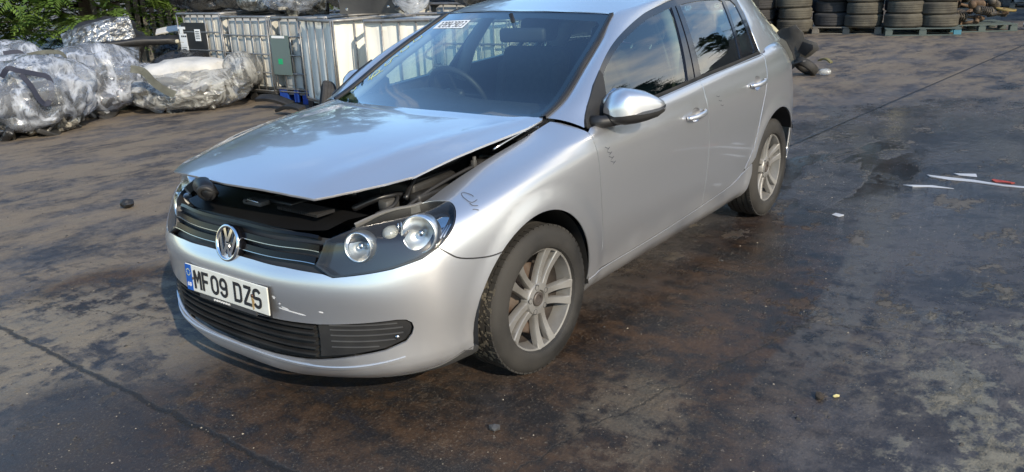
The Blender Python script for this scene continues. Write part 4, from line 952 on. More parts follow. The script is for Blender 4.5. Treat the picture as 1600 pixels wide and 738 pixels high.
# headlining, inner pillars and door cards
hd=gridmesh('headlining',lambda a,b:Rsurf(a,b)-[[0,0,.03]],np.linspace(-1.13,-2.9,20),np.linspace(-.97,.97,15),noise_mat('headlining',(.22,.22,.21),(.26,.26,.25),20,(.9,.95),bump=0),CAR)
TRIM=base_mat('pillar_plastic',(.20,.20,.195),.6)[0]
for s in(1,-1):
    m=MB();
    def ip(x,z,d=.04): return (x,s*(float(G(x,z))-d),z)
    m.tube([ip(-1.46,.95,.05),ip(-1.50,1.15,.05),ip(-1.56,1.30,.05),ip(-1.60,1.40,.07)],[.045,.04,.035,.035],8);m.build('inner_pillar',TRIM,CAR)
    m=MB();m.tube([tuple(Wp[i]*[1,s,1]+[-.05,-s*.03,-.02]) for i in range(5)],.024,8);m.build('inner_pillar',TRIM,CAR)
    m=MB();m.tube([ip(-2.44,1.05,.10),ip(-2.5,1.2,.10),ip(-2.54,1.34,.11)],[.07,.06,.05],8);m.build('inner_pillar',TRIM,CAR)
    m=MB();m.tube([tuple(q*[1,s,1]+[0,-s*.03,-.045]) for q in Re],.03,8);m.build('inner_rail',TRIM,CAR)
    m=MB();xx=np.linspace(-.42,-2.9,20);V=[(x,s*(.80 if x>-2.5 else .74),.28) for x in xx]+[(x,s*(.80 if x>-2.5 else .72),belt(x)-.01) for x in xx]+[(x,s*(.835-.04*(x<-2.5)-.06*(x<-2.8)),belt(x)-.004) for x in xx]
    m.add(V,[(j*20+i,j*20+i+1,(j+1)*20+i+1,(j+1)*20+i) for i in range(19) for j in range(2)]);m.build('door_card',DARKIN,CAR)
m=MB();m.tube([(-1.50,.56,1.30),(-1.47,.64,1.15),(-1.45,.70,1.0)],[.02,.02,.02],4,sx=.2);m.build('seat_belt',BLACKP,CAR)
# ================================================================ GROUND
def ground_mat():
    m,t,b=base_mat('yard_concrete',(.08,.07,.06),.6);L=t.links.new
    co=nd(t,'ShaderNodeTexCoord')
    def noi(sc,det=6,st=(1,1,1),rot=0,dist=0,rg=.55):
        mp=nd(t,'ShaderNodeMapping');mp.inputs['Scale'].default_value=st;mp.inputs['Rotation'].default_value=(0,0,rot);L(co.outputs['Object'],mp.inputs[0])
        n=nd(t,'ShaderNodeTexNoise');n.inputs['Scale'].default_value=sc;n.inputs['Detail'].default_value=det;n.inputs['Distortion'].default_value=dist;n.inputs['Roughness'].default_value=rg;L(mp.outputs[0],n.inputs['Vector']);return n.outputs[0]
    def mr(x,a,b_,c=0,d=1):
        n=nd(t,'ShaderNodeMapRange',interpolation_type='SMOOTHSTEP');n.inputs['From Min'].default_value=a;n.inputs['From Max'].default_value=b_;n.inputs['To Min'].default_value=c;n.inputs['To Max'].default_value=d;L(x,n.inputs[0]);return n.outputs[0]
    def mth(op,a,b_=None,cl=False):
        n=nd(t,'ShaderNodeMath',operation=op,use_clamp=cl)
        for i,x in enumerate((a,b_)):
            if x is None: continue
            if isinstance(x,(int,float)): n.inputs[i].default_value=x
            else: L(x,n.inputs[i])
        return n.outputs[0]
    def mix(f,a,b_):
        n=nd(t,'ShaderNodeMix',data_type='RGBA')
        if isinstance(f,float): n.inputs['Factor'].default_value=f
        else: L(f,n.inputs['Factor'])
        for k,x in (('A',a),('B',b_)):
            if isinstance(x,tuple): n.inputs[k].default_value=(*x,1)
            else: L(x,n.inputs[k])
        return n.outputs['Result']
    sp=nd(t,'ShaderNodeSeparateXYZ');L(co.outputs['Object'],sp.inputs[0]);X,Y=sp.outputs[0],sp.outputs[1]
    def blob(cx,cy,rx,ry,soft=.6,rot=0.,warp=.35,wn=None):
        """irregular patch: 1 inside"""
        c,s_=math.cos(rot),math.sin(rot)
        dx=mth('SUBTRACT',X,cx);dy=mth('SUBTRACT',Y,cy)
        a=mth('DIVIDE',mth('ADD',mth('MULTIPLY',dx,c),mth('MULTIPLY',dy,s_)),rx);b2=mth('DIVIDE',mth('SUBTRACT',mth('MULTIPLY',dy,c),mth('MULTIPLY',dx,s_)),ry)
        d=mth('SQRT',mth('ADD',mth('MULTIPLY',a,a),mth('MULTIPLY',b2,b2)))
        d=mth('ADD',d,mth('MULTIPLY',mth('SUBTRACT',wn if wn is not None else W1,.5),warp*4))
        return mr(d,1+soft/2,1-soft/2)
    W1=noi(1.0,10,rg=.66);W2=noi(2.7,10,(1,1.5,1),.9,rg=.68);big=noi(.38,5);fine=noi(85,5,rg=.75);med=noi(11,9,rg=.72)
    streak=noi(1.2,10,(.8,2.0,1),.18,.3,.68);streak2=noi(1.9,10,(2.0,.75,1),.12,.3,.70);spk=noi(38,3,rg=.6)
    dark=(.030,.028,.032);mid=(.094,.086,.084);tan=(.200,.155,.105)
    c=mix(mr(mth('ADD',mth('MULTIPLY',W1,.6),mth('MULTIPLY',med,.4)),.42,.58),dark,mid)
    far=mr(mth('ADD',Y,mth('MULTIPLY',X,.10)),.4,-1.9)
    far=mth('MAXIMUM',far,mr(X,-5.5,-9.5,0,.8))
    dry=mth('MULTIPLY',mr(mth('ADD',mth('MULTIPLY',streak,.55),mth('ADD',mth('MULTIPLY',W2,.3),mth('MULTIPLY',med,.15))),.42,.56),far,True)
    patches=mr(mth('ADD',mth('MULTIPLY',W2,.5),mth('ADD',mth('MULTIPLY',streak,.3),mth('MULTIPLY',med,.2))),.545,.575)
    c=mix(mth('MULTIPLY',dry,.85),c,tan)
    c=mix(mth('MULTIPLY',patches,.50),c,(.150,.130,.095))
    oil_and_dark=mth('MAXIMUM',blob(-.35,1.25,2.2,.62,.9,.06),blob(.95,.45,1.05,.95,1.0))
    oil_and_dark=mth('MAXIMUM',oil_and_dark,blob(.45,-1.62,.40,.50,.5,.2,.3))  # separate dark brown patch left of the nose, joined to the oil mask
    ob=mix(mr(mth('ADD',mth('MULTIPLY',streak2,.55),mth('MULTIPLY',med,.45)),.42,.60),(.008,.0065,.006),(.062,.031,.012))
    c=mix(mth('MULTIPLY',oil_and_dark,.92),c,ob)
    bs=mth('MULTIPLY',mr(mth('ADD',mth('MULTIPLY',streak2,.7),mth('MULTIPLY',med,.3)),.48,.44),blob(1.0,-1.1,1.3,1.6,.7));c=mix(mth('MULTIPLY',bs,.8),c,(.018,.017,.022))  # bluish shade stripes left of the nose, painted as dark ground colour
    bl2=mth('MULTIPLY',mr(W1,.45,.56),mr(X,.8,1.25));c=mix(mth('MULTIPLY',bl2,.75),c,(.026,.024,.027))  # foreground shade painted in as darker, bluish ground
    kh=mth('MULTIPLY',blob(-.45,2.75,1.25,.60,.5,.3),mr(mth('ADD',mth('MULTIPLY',W2,.6),mth('MULTIPLY',med,.4)),.50,.54));c=mix(mth('MULTIPLY',kh,.75),c,mix(mr(med,.40,.60),(.11,.10,.075),(.23,.21,.155)))
    k2=mth('MULTIPLY',blob(1.35,-1.35,.85,.60,.6),mr(mth('ADD',mth('MULTIPLY',W2,.6),mth('MULTIPLY',med,.4)),.45,.53));c=mix(mth('MULTIPLY',k2,.85),c,(.24,.195,.135));k3=mth('MULTIPLY',blob(.70,-1.10,.60,.70,.7,.5,.3),mr(mth('ADD',mth('MULTIPLY',streak2,.7),mth('MULTIPLY',med,.3)),.50,.545));c=mix(mth('MULTIPLY',k3,.8),c,(.22,.18,.125))  # beige patch and strips of sunlight at front left, put into the colour
    k4=mth('MULTIPLY',mth('MAXIMUM',blob(.15,1.35,.35,.22,.8,.3,.3),blob(-.9,2.0,.5,.25,.8,.3,.3)),mr(mth('ADD',mth('MULTIPLY',W2,.5),mth('MULTIPLY',med,.5)),.44,.54));c=mix(mth('MULTIPLY',k4,.42),c,(.17,.145,.105))
    # aggregate: pale and dark grains worn out of the surface
    g=mth('MULTIPLY',mr(fine,.54,.68),mr(W2,.30,.62));c=mix(mth('MULTIPLY',g,.75),c,(.20,.17,.13))
    g2=mr(fine,.46,.34);c=mix(mth('MULTIPLY',g2,.55),c,(.012,.011,.012))
    g3=mth('MULTIPLY',mr(spk,.66,.70),mr(W1,.40,.60));c=mix(mth('MULTIPLY',g3,.55),c,(.26,.22,.17))
    # tyre tracks swept through the film, curving away to the right
    def track(off):
        yy=mth('SUBTRACT',Y,mth('ADD',off,mth('MULTIPLY',mth('MULTIPLY',mth('ADD',X,.5),mth('ADD',X,.5)),-.045)))
        return mth('MULTIPLY',mr(mth('ABSOLUTE',mth('ADD',yy,mth('MULTIPLY',mth('SUBTRACT',W2,.5),.06))),.13,.09),mth('MULTIPLY',mr(X,.3,-1.2),mr(med,.36,.56)))
    tk=mth('MAXIMUM',track(1.72),mth('MULTIPLY',track(2.9),.6));c=mix(mth('MULTIPLY',tk,.70),c,(.105,.098,.088))
    # construction joints and cracks
    def joint(coord,pos,w,wob):
        d=mth('ABSOLUTE',mth('SUBTRACT',mth('ADD',coord,mth('MULTIPLY',mth('SUBTRACT',W2,.5),wob)),pos));return mr(d,w*1.6,w*.5)
    j=mth('MULTIPLY',joint(mth('ADD',X,mth('MULTIPLY',mth('SUBTRACT',med,.5),.05)),1.095,.012,.09),mr(W1,.30,.46,.35,1))
    j=mth('MAXIMUM',j,mth('MULTIPLY',joint(mth('ADD',Y,mth('MULTIPLY',X,.0765)),-.085,.014,.0),mr(X,-4.0,-4.6)))
    # two hairline cracks that wander across the slab right of the car
    def crack(ax,ay,bx,by,w,wn2):
        L_=math.hypot(bx-ax,by-ay);ux,uy=(bx-ax)/L_,(by-ay)/L_
        dx=mth('SUBTRACT',X,ax);dy=mth('SUBTRACT',Y,ay);al=mth('ADD',mth('MULTIPLY',dx,ux),mth('MULTIPLY',dy,uy));pe=mth('SUBTRACT',mth('MULTIPLY',dy,ux),mth('MULTIPLY',dx,uy))
        pe=mth('ADD',pe,mth('MULTIPLY',mth('SUBTRACT',wn2,.5),.34));e=mth('MULTIPLY',mr(al,-.1,.05),mr(al,L_+.1,L_-.05))
        return mth('MULTIPLY',mr(mth('ABSOLUTE',pe),w*1.8,w*.5),e)
    cn=noi(1.9,12,rg=.72)
    for q in ((.75,1.15,-1.05,1.62,.0045),(-1.05,1.62,-1.20,2.35,.003),(.95,-2.2,.35,-.4,.003),(-3.0,-3.2,-1.0,-2.2,.004)): j=mth('MAXIMUM',j,mth('MULTIPLY',crack(*q,cn),.8))
    c=mix(mth('MULTIPLY',j,.85),c,(.010,.009,.009))
    # wetness: film of water and oil, with true puddles in the dips
    dip=mth('ADD',mth('MULTIPLY',noi(.9,9,(.75,1.9,1),.25,.4,.6),.8),mth('MULTIPLY',W2,.2))
    zone=mth('MAXIMUM',blob(-4.6,1.3,4.2,1.9,.9,-.1,.30),mth('MULTIPLY',mth('MULTIPLY',mr(X,1.2,-1.5),mr(Y,1.1,1.9)),mr(W2,.38,.56)))
    wet=mth('MAXIMUM',zone,mth('MULTIPLY',mr(big,.42,.58),.65))
    wet=mth('MAXIMUM',wet,mth('MULTIPLY',blob(-10,2.5,7,1.6,.9,.0,.3),.85));wet=mth('MAXIMUM',wet,mth('MULTIPLY',oil_and_dark,.40))
    wet=mth('MULTIPLY',wet,mth('SUBTRACT',1.0,mth('MULTIPLY',dry,.85)),True);wet=mth('MULTIPLY',wet,mth('SUBTRACT',1.0,mth('MULTIPLY',patches,.8)),True)
    pud=mth('MULTIPLY',mr(dip,.485,.515),blob(-4.15,.85,1.25,.62,.5,.15,.3))
    r=mth('SUBTRACT',.84,mth('MULTIPLY',wet,.66));r=mth('SUBTRACT',r,mth('MULTIPLY',mth('MULTIPLY',zone,mr(dip,.44,.52)),.14));r=mth('ADD',r,mth('MULTIPLY',mth('SUBTRACT',med,.5),.45));r=mth('SUBTRACT',r,mth('MULTIPLY',pud,.8));r=mth('MAXIMUM',r,.05)
    c2=mix(mth('MULTIPLY',mth('MAXIMUM',mth('MULTIPLY',wet,.35),pud),.55),c,(.014,.014,.016));L(c2,b.inputs['Base Color'])
    L(r,b.inputs['Roughness']);b.inputs['Specular IOR Level'].default_value=.5
    # relief
    hgt=mth('ADD',mth('MULTIPLY',med,.55),mth('MULTIPLY',fine,.30));hgt=mth('ADD',hgt,mth('MULTIPLY',W2,.9));hgt=mth('SUBTRACT',hgt,mth('MULTIPLY',j,.9))
    hgt=mth('MULTIPLY',hgt,mth('SUBTRACT',1.0,mth('MULTIPLY',pud,.93)));hgt=mth('MULTIPLY',hgt,mth('SUBTRACT',1.0,mth('MULTIPLY',wet,.55)))
    bp=nd(t,'ShaderNodeBump');bp.inputs['Strength'].default_value=.6;bp.inputs['Distance'].default_value=.020;L(hgt,bp.inputs['Height']);L(bp.outputs[0],b.inputs['Normal'])
    return m
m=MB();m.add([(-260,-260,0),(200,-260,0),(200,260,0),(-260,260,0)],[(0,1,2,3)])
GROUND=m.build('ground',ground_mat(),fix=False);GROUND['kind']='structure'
# loose grit and small stones
def scatter_stones(name,n,xr,yr,s0,s1,mat,seed,fn=None):
    r=random.Random(seed);V=[];F=[]
    for i in range(n):
        x=r.uniform(*xr);y=r.uniform(*yr)
        if -3.3<x<.9 and -.85<y<.85: continue
        s=r.uniform(s0,s1)*(1 if r.random()<.93 else 1.9);k=len(V);a=r.uniform(0,6.28)
        for j in range(4): V.append((x+s*math.cos(a+j*1.57)*r.uniform(.6,1.1),y+s*math.sin(a+j*1.57)*r.uniform(.6,1.1),0.0005))
        V.append((x+s*r.uniform(-.2,.2),y,s*r.uniform(.4,.8)))
        for j in range(4): F.append((k+j,k+(j+1)%4,k+4))
    o=obj(name,npmesh(name,V,F,mat,False));o['kind']='stuff';return o
GRITL=base_mat('pale_grit',(.30,.26,.20),.9)[0];GRITD=base_mat('dark_grit',(.035,.032,.03),.8)[0]
scatter_stones('pale_grit',5200,(-4,2.2),(-4,3.4),.0010,.0035,GRITL,1)
scatter_stones('dark_grit',3000,(-5,2.2),(-5,3.6),.003,.008,GRITD,2)
# a few single bits of debris
def lump(name,loc,s,mat,label,cat,seed,sq=.6,sub=2,amp=.35,rz=0,st=(1,1,1),group=None):
    import bmesh
    bm=bmesh.new();bmesh.ops.create_icosphere(bm,subdivisions=sub,radius=1)
    for v in bm.verts:
        n=noise.noise(v.co*1.7+Vector((seed*3.1,seed,0)))+.5*noise.noise(v.co*4+Vector((seed,0,seed*2)))
        v.co*=1+amp*n;v.co=Vector((v.co.x*s*st[0],v.co.y*s*st[1],v.co.z*s*sq*st[2]))
    mn=min(v.co.z for v in bm.verts)
    for v in bm.verts: v.co.z-=mn
    me=bpy.data.meshes.new(name);bm.to_mesh(me);bm.free()
    o=obj(name,me,mat);o.location=loc;o.rotation_euler=(0,0,rz);tag(o,label,cat,group);return o
lump('debris_lump',(-.462,-3.262,0),.05,BLACKP,'small black lump lying alone on the ground left of the bonnet','debris',1,.7)
lump('dead_leaf',(-.362,1.879,0),.022,base_mat('leaf_brown',(.05,.035,.02),.7)[0],'small dark curled scrap on the ground at lower right','debris',2,.4,1,.5,.4,(1.6,.8,1))
lump('yellow_chip',(-.40,1.93,0),.010,base_mat('chip',(.45,.40,.18),.6)[0],'tiny pale yellow chip beside the dark curled scrap at lower right','debris',3,.7,1,.3,.9,(.6,1.8,1))
lump('debris_lump',(.50,.98,0),.022,GREYP,'pale crumb of rubble on the ground below the front tyre','debris',5,.6,1,.4)
# spilt white and red scraps to the right
scr_m=base_mat('white_scrap',(.42,.44,.47),.7)[0];red_m=base_mat('red_scrap',(.35,.05,.03),.5)[0]
def flat_scrap(name,pts,mat,label,cat,h=.006):
    m=MB();n=len(pts);V=[(x,y,.002) for x,y in pts]+[(x,y,h+.004*math.sin(i*2.1)) for i,(x,y) in enumerate(pts)];m.add(V,[tuple(range(n)),tuple(range(2*n-1,n-1,-1))]+[(i,(i+1)%n,(i+1)%n+n,i+n) for i in range(n)])
    return tag(m.build(name,mat),label,cat)
flat_scrap('white_strip',[(-4.10,1.50),(-4.05,1.53),(-4.025,1.66),(-4.03,1.80),(-4.0,2.0),(-4.015,2.18),(-3.99,2.32),(-4.05,2.31),(-4.055,2.0),(-4.09,1.82),(-4.08,1.68)],scr_m,'long thin white strip lying across the wet ground at the right edge','scrap')
flat_scrap('white_shard',[(-4.23,1.66),(-4.27,1.80),(-4.20,1.82),(-4.19,1.70)],scr_m,'short white shard just beyond the long white strip','scrap')
flat_scrap('white_sliver',[(-3.72,1.42),(-3.69,1.49),(-3.745,1.58),(-3.775,1.74),(-3.785,1.60),(-3.76,1.48)],scr_m,'white sliver nearer the camera than the long white strip','scrap')
flat_scrap('red_scrap',[(-4.18,1.93),(-4.15,1.98),(-4.17,2.02),(-4.13,2.07),(-4.10,2.05),(-4.12,1.99),(-4.10,1.95),(-4.14,1.92)],red_m,'bright red plastic scrap just beyond the long white strip','scrap')
flat_scrap('red_scrap',[(-4.00,2.22),(-3.97,2.26),(-3.98,2.31),(-3.95,2.33),(-3.93,2.28),(-3.95,2.23)],red_m,'red plastic scrap at the right edge of the picture, against the white strip','scrap')
flat_scrap('white_chip',[(-2.80,1.22),(-2.77,1.28),(-2.73,1.26),(-2.75,1.21)],scr_m,'tiny white chip on the wet ground right of the rear wheel','scrap')
# ================================================================ TREES AND FENCE
FOL=noise_mat('cypress_green',(.045,.095,.014),(.120,.190,.030),1.6,(.55,.75),bump=0,ramp=(.3,.7))
for _n in FOL.node_tree.nodes:
    if _n.type=='BSDF_PRINCIPLED': _n.inputs['Subsurface Weight'].default_value=0;_n.inputs['Transmission Weight'].default_value=0
FOLD=noise_mat('cypress_dark',(.012,.024,.007),(.035,.055,.014),1.6,(.9,1.0),bump=0)
BARK=noise_mat('bark',(.060,.045,.032),(.11,.085,.06),12,(.85,.95),bump=.6,bscale=40,stretch=(1,1,.2))
def spray(V,F,o,d,side,L,rng,droop=.25):
    """one flat feathery frond: a midrib with paired leaflets"""
    d=d/np.linalg.norm(d);side=side-d*(side@d);side/=np.linalg.norm(side)+1e-9
    n=7
    for i in range(n):
        t=(i+.6)/n;c=o+d*L*t+np.array([0,0,-droop*L*t*t]);l=L*.42*(1-t*.75)
        for sg in(-1,1):
            dd=(d*.75+side*sg*.75+np.array([0,0,-.15]));dd/=np.linalg.norm(dd);w=.27*l*(d-dd*(d@dd));k=len(V)
            e=c+dd*l+rng.normal(0,.06*l,3)
            V+= [c,c+dd*l*.5+w,e,c+dd*l*.5-w];F.append((k,k+1,k+2,k+3))
def conifer(loc,h,rad,seed,nb,label,group,full=True,sl=(.28,.5),per=16,low=.05,face=None,fol=None):
    rng=np.random.default_rng(seed);t=thing('conifer_tree',label,'tree',loc,0,group)
    m=MB();m.tube([(rng.normal(0,.04),rng.normal(0,.04),h*k/8) for k in range(9)],[.16*(1-k/9)+.02 for k in range(9)],8);m.build('trunk',BARK,t)
    V=[];F=[];mb=MB()
    for b in range(nb):
        z=h*(low+(1-low)*(b+rng.random())/nb);a=rng.uniform(0,2*PI)
        if face is not None and rng.random()<.8: a=face+rng.normal(0,.9)
        R=rad*((1-z/h)**.65)*rng.uniform(.7,1.15)+.15
        dr=np.array([math.cos(a),math.sin(a),rng.uniform(.05,.45)]);dr/=np.linalg.norm(dr);o=np.array([0,0,z])
        end=o+dr*R
        if b%3==0: mb.tube([tuple(o),tuple(o+dr*R*.5),tuple(end+[0,0,-.05*R])],[.022,.014,.005],4,cap=False)
        for k in range(per):
            tt=rng.uniform(.30,1.0)**.6;p=o+dr*R*tt+rng.normal(0,.10,3)*[1,1,.6]
            aa=a+rng.normal(0,.75);d=np.array([math.cos(aa),math.sin(aa),rng.uniform(-.45,.35)])
            sd_=np.cross(d,[rng.normal(0,.4),rng.normal(0,.4),1]);spray(V,F,p,d,sd_,rng.uniform(*sl),rng)
    if mb.v: mb.build('limbs',BARK,t)
    o=obj('crown',npmesh('crown',np.array(V),F,fol or FOL,False),None,t);return t
conifer((-6.2,-14.6,0),7.0,3.0,11,300,'big green conifer at the far left, its fronds hanging over the clear bags','conifers behind the bags',face=.75,per=20,sl=(.35,.62))
conifer((-9.6,-14.6,0),7.5,2.5,12,220,'dark green conifer between the grey paling fence and the caged tanks','conifers behind the bags',face=.75,per=15,sl=(.32,.55),low=.14)
conifer((-4.2,-17.5,0),8,2.8,13,200,'conifer at the extreme left edge, beyond the other two','conifers behind the bags',face=.9,per=15,sl=(.35,.6))
conifer((-14.5,-17.5,0),9,3.0,14,190,'tall conifer standing behind the caged tanks, seen only above them','conifers behind the bags',face=.8,per=12,sl=(.45,.8),fol=FOLD)
conifer((-10.5,-20.5,0),10,3.2,15,190,'tallest conifer, well behind the paling fence','conifers behind the bags',face=.8,per=12,sl=(.45,.8),fol=FOLD)
# a hanging dead twig, orange brown
V=[];F=[];rg=np.random.default_rng(5)
for k in range(9): spray(V,F,np.array([rg.normal(0,.05),rg.normal(0,.05),-.06*k]),np.array([rg.normal(0,.4),rg.normal(0,.4),-1.]),np.array([1.,.3,0]),.22,rg)
tw=obj('dead_spray',npmesh('dead_spray',np.array(V),F,base_mat('dead_foliage',(.26,.09,.03),.8)[0],False));tw.location=(-7.05,-12.0,2.05);tag(tw,'orange brown dead conifer spray hanging at the top edge above the palings','twig')
# ivy-dark hedge mass filling the gap under the trees
V=[];F=[];rg=np.random.default_rng(9)
for k in range(2600):
    tt=rg.random();x=-3.0-9.5*tt;y=-19.2+2.2*tt+rg.normal(0,.35);z=rg.uniform(0,3.2)
    spray(V,F,np.array([x,y,z]),np.array([.6+rg.normal(0,.4),.8,rg.uniform(-.4,.4)]),np.array([.8,-.6,rg.normal(0,.6)]),.5,rg)
hd_=obj('hedge',npmesh('hedge',np.array(V),F,FOLD,False));hd_['kind']='stuff'
# paling fence
PAL=noise_mat('weathered_paling',(.085,.080,.070),(.15,.145,.13),6,(.85,.95),bump=.4,bscale=30,stretch=(1,1,.15))
fn=thing('paling_fence','grey upright timber paling fence in the shade left of the caged tanks','fence',(0,0,0))
pm=MB();pm.prism([(-.045,0),(.045,0),(.045,2.0),(0,2.08),(-.045,2.0)],-.01,.01);pme=pm.mesh('paling')
fa=Vector((-6.05,-14.1,0));fb=Vector((-10.6,-13.0,0));fd_=(fb-fa).normalized();fr_=math.atan2(fd_.y,fd_.x);rg_=random.Random(4)
nfp=int((fb-fa).length/.155)
for i in range(nfp):
    p=fa+fd_*i*.155;o=obj('paling',pme,PAL,fn);o.location=(p.x,p.y,rg_.uniform(-.04,.03));o.rotation_euler=(rg_.uniform(-.02,.02),rg_.uniform(-.02,.02),fr_+rg_.uniform(-.06,.06))
for z in(.35,1.65):
    m=MB();m.box((0,0,0),((fb-fa).length,.04,.09));o=m.build('fence_rail',PAL,fn);c=(fa+fb)/2;o.location=(c.x-.02,c.y-.035,z);o.rotation_euler=(0,0,fr_)
# ================================================================ CAGED TANKS
TANKW=noise_mat('tank_white',(.80,.78,.70),(.70,.68,.60),3,(.45,.6),bump=.08,ramp=(.35,.75))
TANKG=noise_mat('tank_grey',(.50,.49,.445),(.38,.375,.345),3,(.45,.6),bump=.08,ramp=(.35,.75))
GALV=noise_mat('galvanised',(.34,.34,.33),(.24,.23,.22),14,(.4,.6),metal=.7,bump=.1)
BLUEP=base_mat('blue_feet',(.015,.06,.30),.5)[0]
LABG=base_mat('label_grey_green',(.11,.15,.14),.45)[0];GREENS=base_mat('green_sticker',(.01,.36,.14),.5)[0]
def sheet(V0,w,h,t,M): pass
def tank(x,y,rz,label,tint,ribs=True,sx=1.2,sy=1.0,plain=False,z=0,h=1.15,nv=7,nh=4,blue=False):
    """caged bulk container; local +X and +Y faces look at the camera"""
    t=thing('caged_tank',label,'tank',(x,y,z),rz,'white caged bulk liquid tanks')
    # bottle: ribbed rounded box
    m=MB();n=12;z0,z1=.16,h-.03;K=21;rows=[]
    cx,cy=sx/2-.035,sy/2-.035;r=.13
    V=[]
    for k in range(K):
        q=k/(K-1);zz=z0+(z1-z0)*q
        ind=-.012*(abs(math.sin(q*PI*nh))<.28) if ribs else 0
        edge=.0 if 0<k<K-1 else -.05
        for c_,(sx_,sy_) in enumerate(((1,1),(-1,1),(-1,-1),(1,-1))):
            for j in range(5):
                a=c_*PI/2+j*PI/8;V.append((sx_*(cx-r)+(r+ind+edge)*math.cos(a),sy_*(cy-r)+(r+ind+edge)*math.sin(a),zz))
    N=20;F=[(k*N+j,k*N+(j+1)%N,(k+1)*N+(j+1)%N,(k+1)*N+j) for k in range(K-1) for j in range(N)];F.append(tuple((K-1)*N+j for j in range(N)))
    m.add(V,F,True);m.build('bottle',tint,t,sharp=50)
    if ribs:
        for i in range(3):    # moulded vertical flutes
            for fx in (0,1):
                m=MB();w_=(cx if fx else cy)*2;p=-w_/2+.22+(w_-.44)*i/2
                if fx: m.rbox((p,cy+.002,h*.56),(.14,.018,h*.70),.008,2)
                else: m.rbox((cx+.002,p,h*.56),(.018,.14,h*.70),.008,2)
                m.build('bottle_flute',tint,t)
    # cage
    hv=MB();hv.tube([(0,0,.14),(0,0,h-.01)],.010,6);hvm=hv.mesh('bar')
    def bar(me,loc,rot=(0,0,0)):
        o=obj('cage_bar',me,GALV,t);o.location=loc;o.rotation_euler=rot
    for i in range(nv):
        u=-1+2*i/(nv-1);bar(hvm,(u*(sx/2-.02),sy/2,0));bar(hvm,(sx/2,u*(sy/2-.02),0))
    for s_ in(-1,1): bar(hvm,(-sx/2,s_*sy/2,0))
    for k in range(nh+1):
        zz=.16+(h-.17)*k/nh;rr=.011 if k<nh else .020
        mm=MB();c=.10;pts=[]
        for c_,(a,b) in enumerate(((1,1),(-1,1),(-1,-1),(1,-1))):
            for j in range(4):
                w_=c_*PI/2+j*PI/6;pts.append((a*(sx/2+.012-c)+c*math.cos(w_),b*(sy/2+.012-c)+c*math.sin(w_),0))
        mm.tube(pts,rr,6,closed=True);o=mm.build('cage_ring',GALV,t);o.location=(0,0,zz)
    # feet and base tray
    FT=BLUEP if blue else BLACKP
    for a in(-1,0,1):
        for b in(-1,0,1):
            if a==0 and b==0: continue
            m=MB();m.box((a*(sx/2-.09),b*(sy/2-.08),.065),(.16,.14,.115));m.build('foot',FT,t)
    m=MB();m.box((0,0,.135),(sx-.02,sy-.02,.03));m.build('base_tray',GALV,t)
    m=MB();m.box((0,0,.012),(sx-.04,.09,.02));m.box((0,sy/2-.08,.012),(sx-.04,.1,.02));m.build('skid',FT,t)
    if plain:   # white folded sheeting tied round the bottle
        for fx in(0,1):
            m=MB();w_=sx if fx else sy;n=26;V=[]
            for zz in np.linspace(.10,h-.03,9):
                for i in range(n+1):
                    p=-w_/2+.012+(w_-.024)*i/n;d_=.006*math.sin(i*1.7+zz*1.2)+.008*math.sin(i*.5+zz*3);dd=(sy if fx else sx)/2-.035+d_*.8
                    V.append((p,dd,zz) if fx else (dd,p,zz))
            F=[(k*(n+1)+i,k*(n+1)+i+1,(k+1)*(n+1)+i+1,(k+1)*(n+1)+i) for k in range(8) for i in range(n)]
            m.add(V,F,True);m.build('side_sheet',tint,t)
    return t
def face_box(t,name,mat,face,c,d,sx=1.2,sy=1.0,off=.02,th=.006):
    """panel on the +X ('x') or +Y ('y') face; c,d = (along, z)"""
    m=MB()
    if face=='x': m.box((sx/2+off,c[0],c[1]),(th,d[0],d[1]))
    else: m.box((c[0],sy/2+off,c[1]),(d[0],th,d[1]))
    return m.build(name,mat,t)
TZ=math.radians(-14)
def at_x(t): pass
tD=tank(-4.93,-8.02,math.radians(1),'leftmost caged tank of the row, with a black hazard label panel',TANKG,sy=1.03,sx=1.15,h=1.16)
tA=tank(-4.93,-6.98,0,'grey white caged tank, second from left, just right of the black label panel',TANKG,sy=1.02,sx=1.15,h=1.12)
tB=tank(-4.98,-5.97,math.radians(3),'caged tank with a grey-green label plate, green sticker and blue feet',TANKG,sy=1.02,sx=1.15,h=1.11,blue=True)
tC=tank(-4.56,-5.02,math.radians(-16),'dented caged tank between the grey-green label plate and the bright white tank',TANKW,ribs=False,plain=True,sy=.92,sx=1.1,h=1.11,nh=1,nv=5)
tE=tank(-4.66,-3.98,math.radians(22),'bright white sunlit tank with only upright bars, just left of the windscreen',TANKW,ribs=False,plain=True,sx=1.15,sy=1.05,h=1.11,nh=1,nv=6)
tank(-4.75,-2.98,math.radians(4),'white caged tank directly behind the silver car, seen only through its windows',TANKW,ribs=True,h=1.11)
tank(-5.1,-1.85,math.radians(4),'white caged tank farthest right of the row, hidden behind the silver car roof',TANKW,ribs=True,h=1.11,sy=1.0)
for x,y,lb in ((-7.05,-6.35,'caged tank in the second row, seen above the bright white tank'),(-7.25,-5.25,'caged tank in the second row, just left of the silver car roof edge'),(-7.4,-4.15,'caged tank in the second row, partly behind the silver car roof')):
    tank(x,y,math.radians(4),lb,TANKG,h=1.15,nv=5,nh=3)
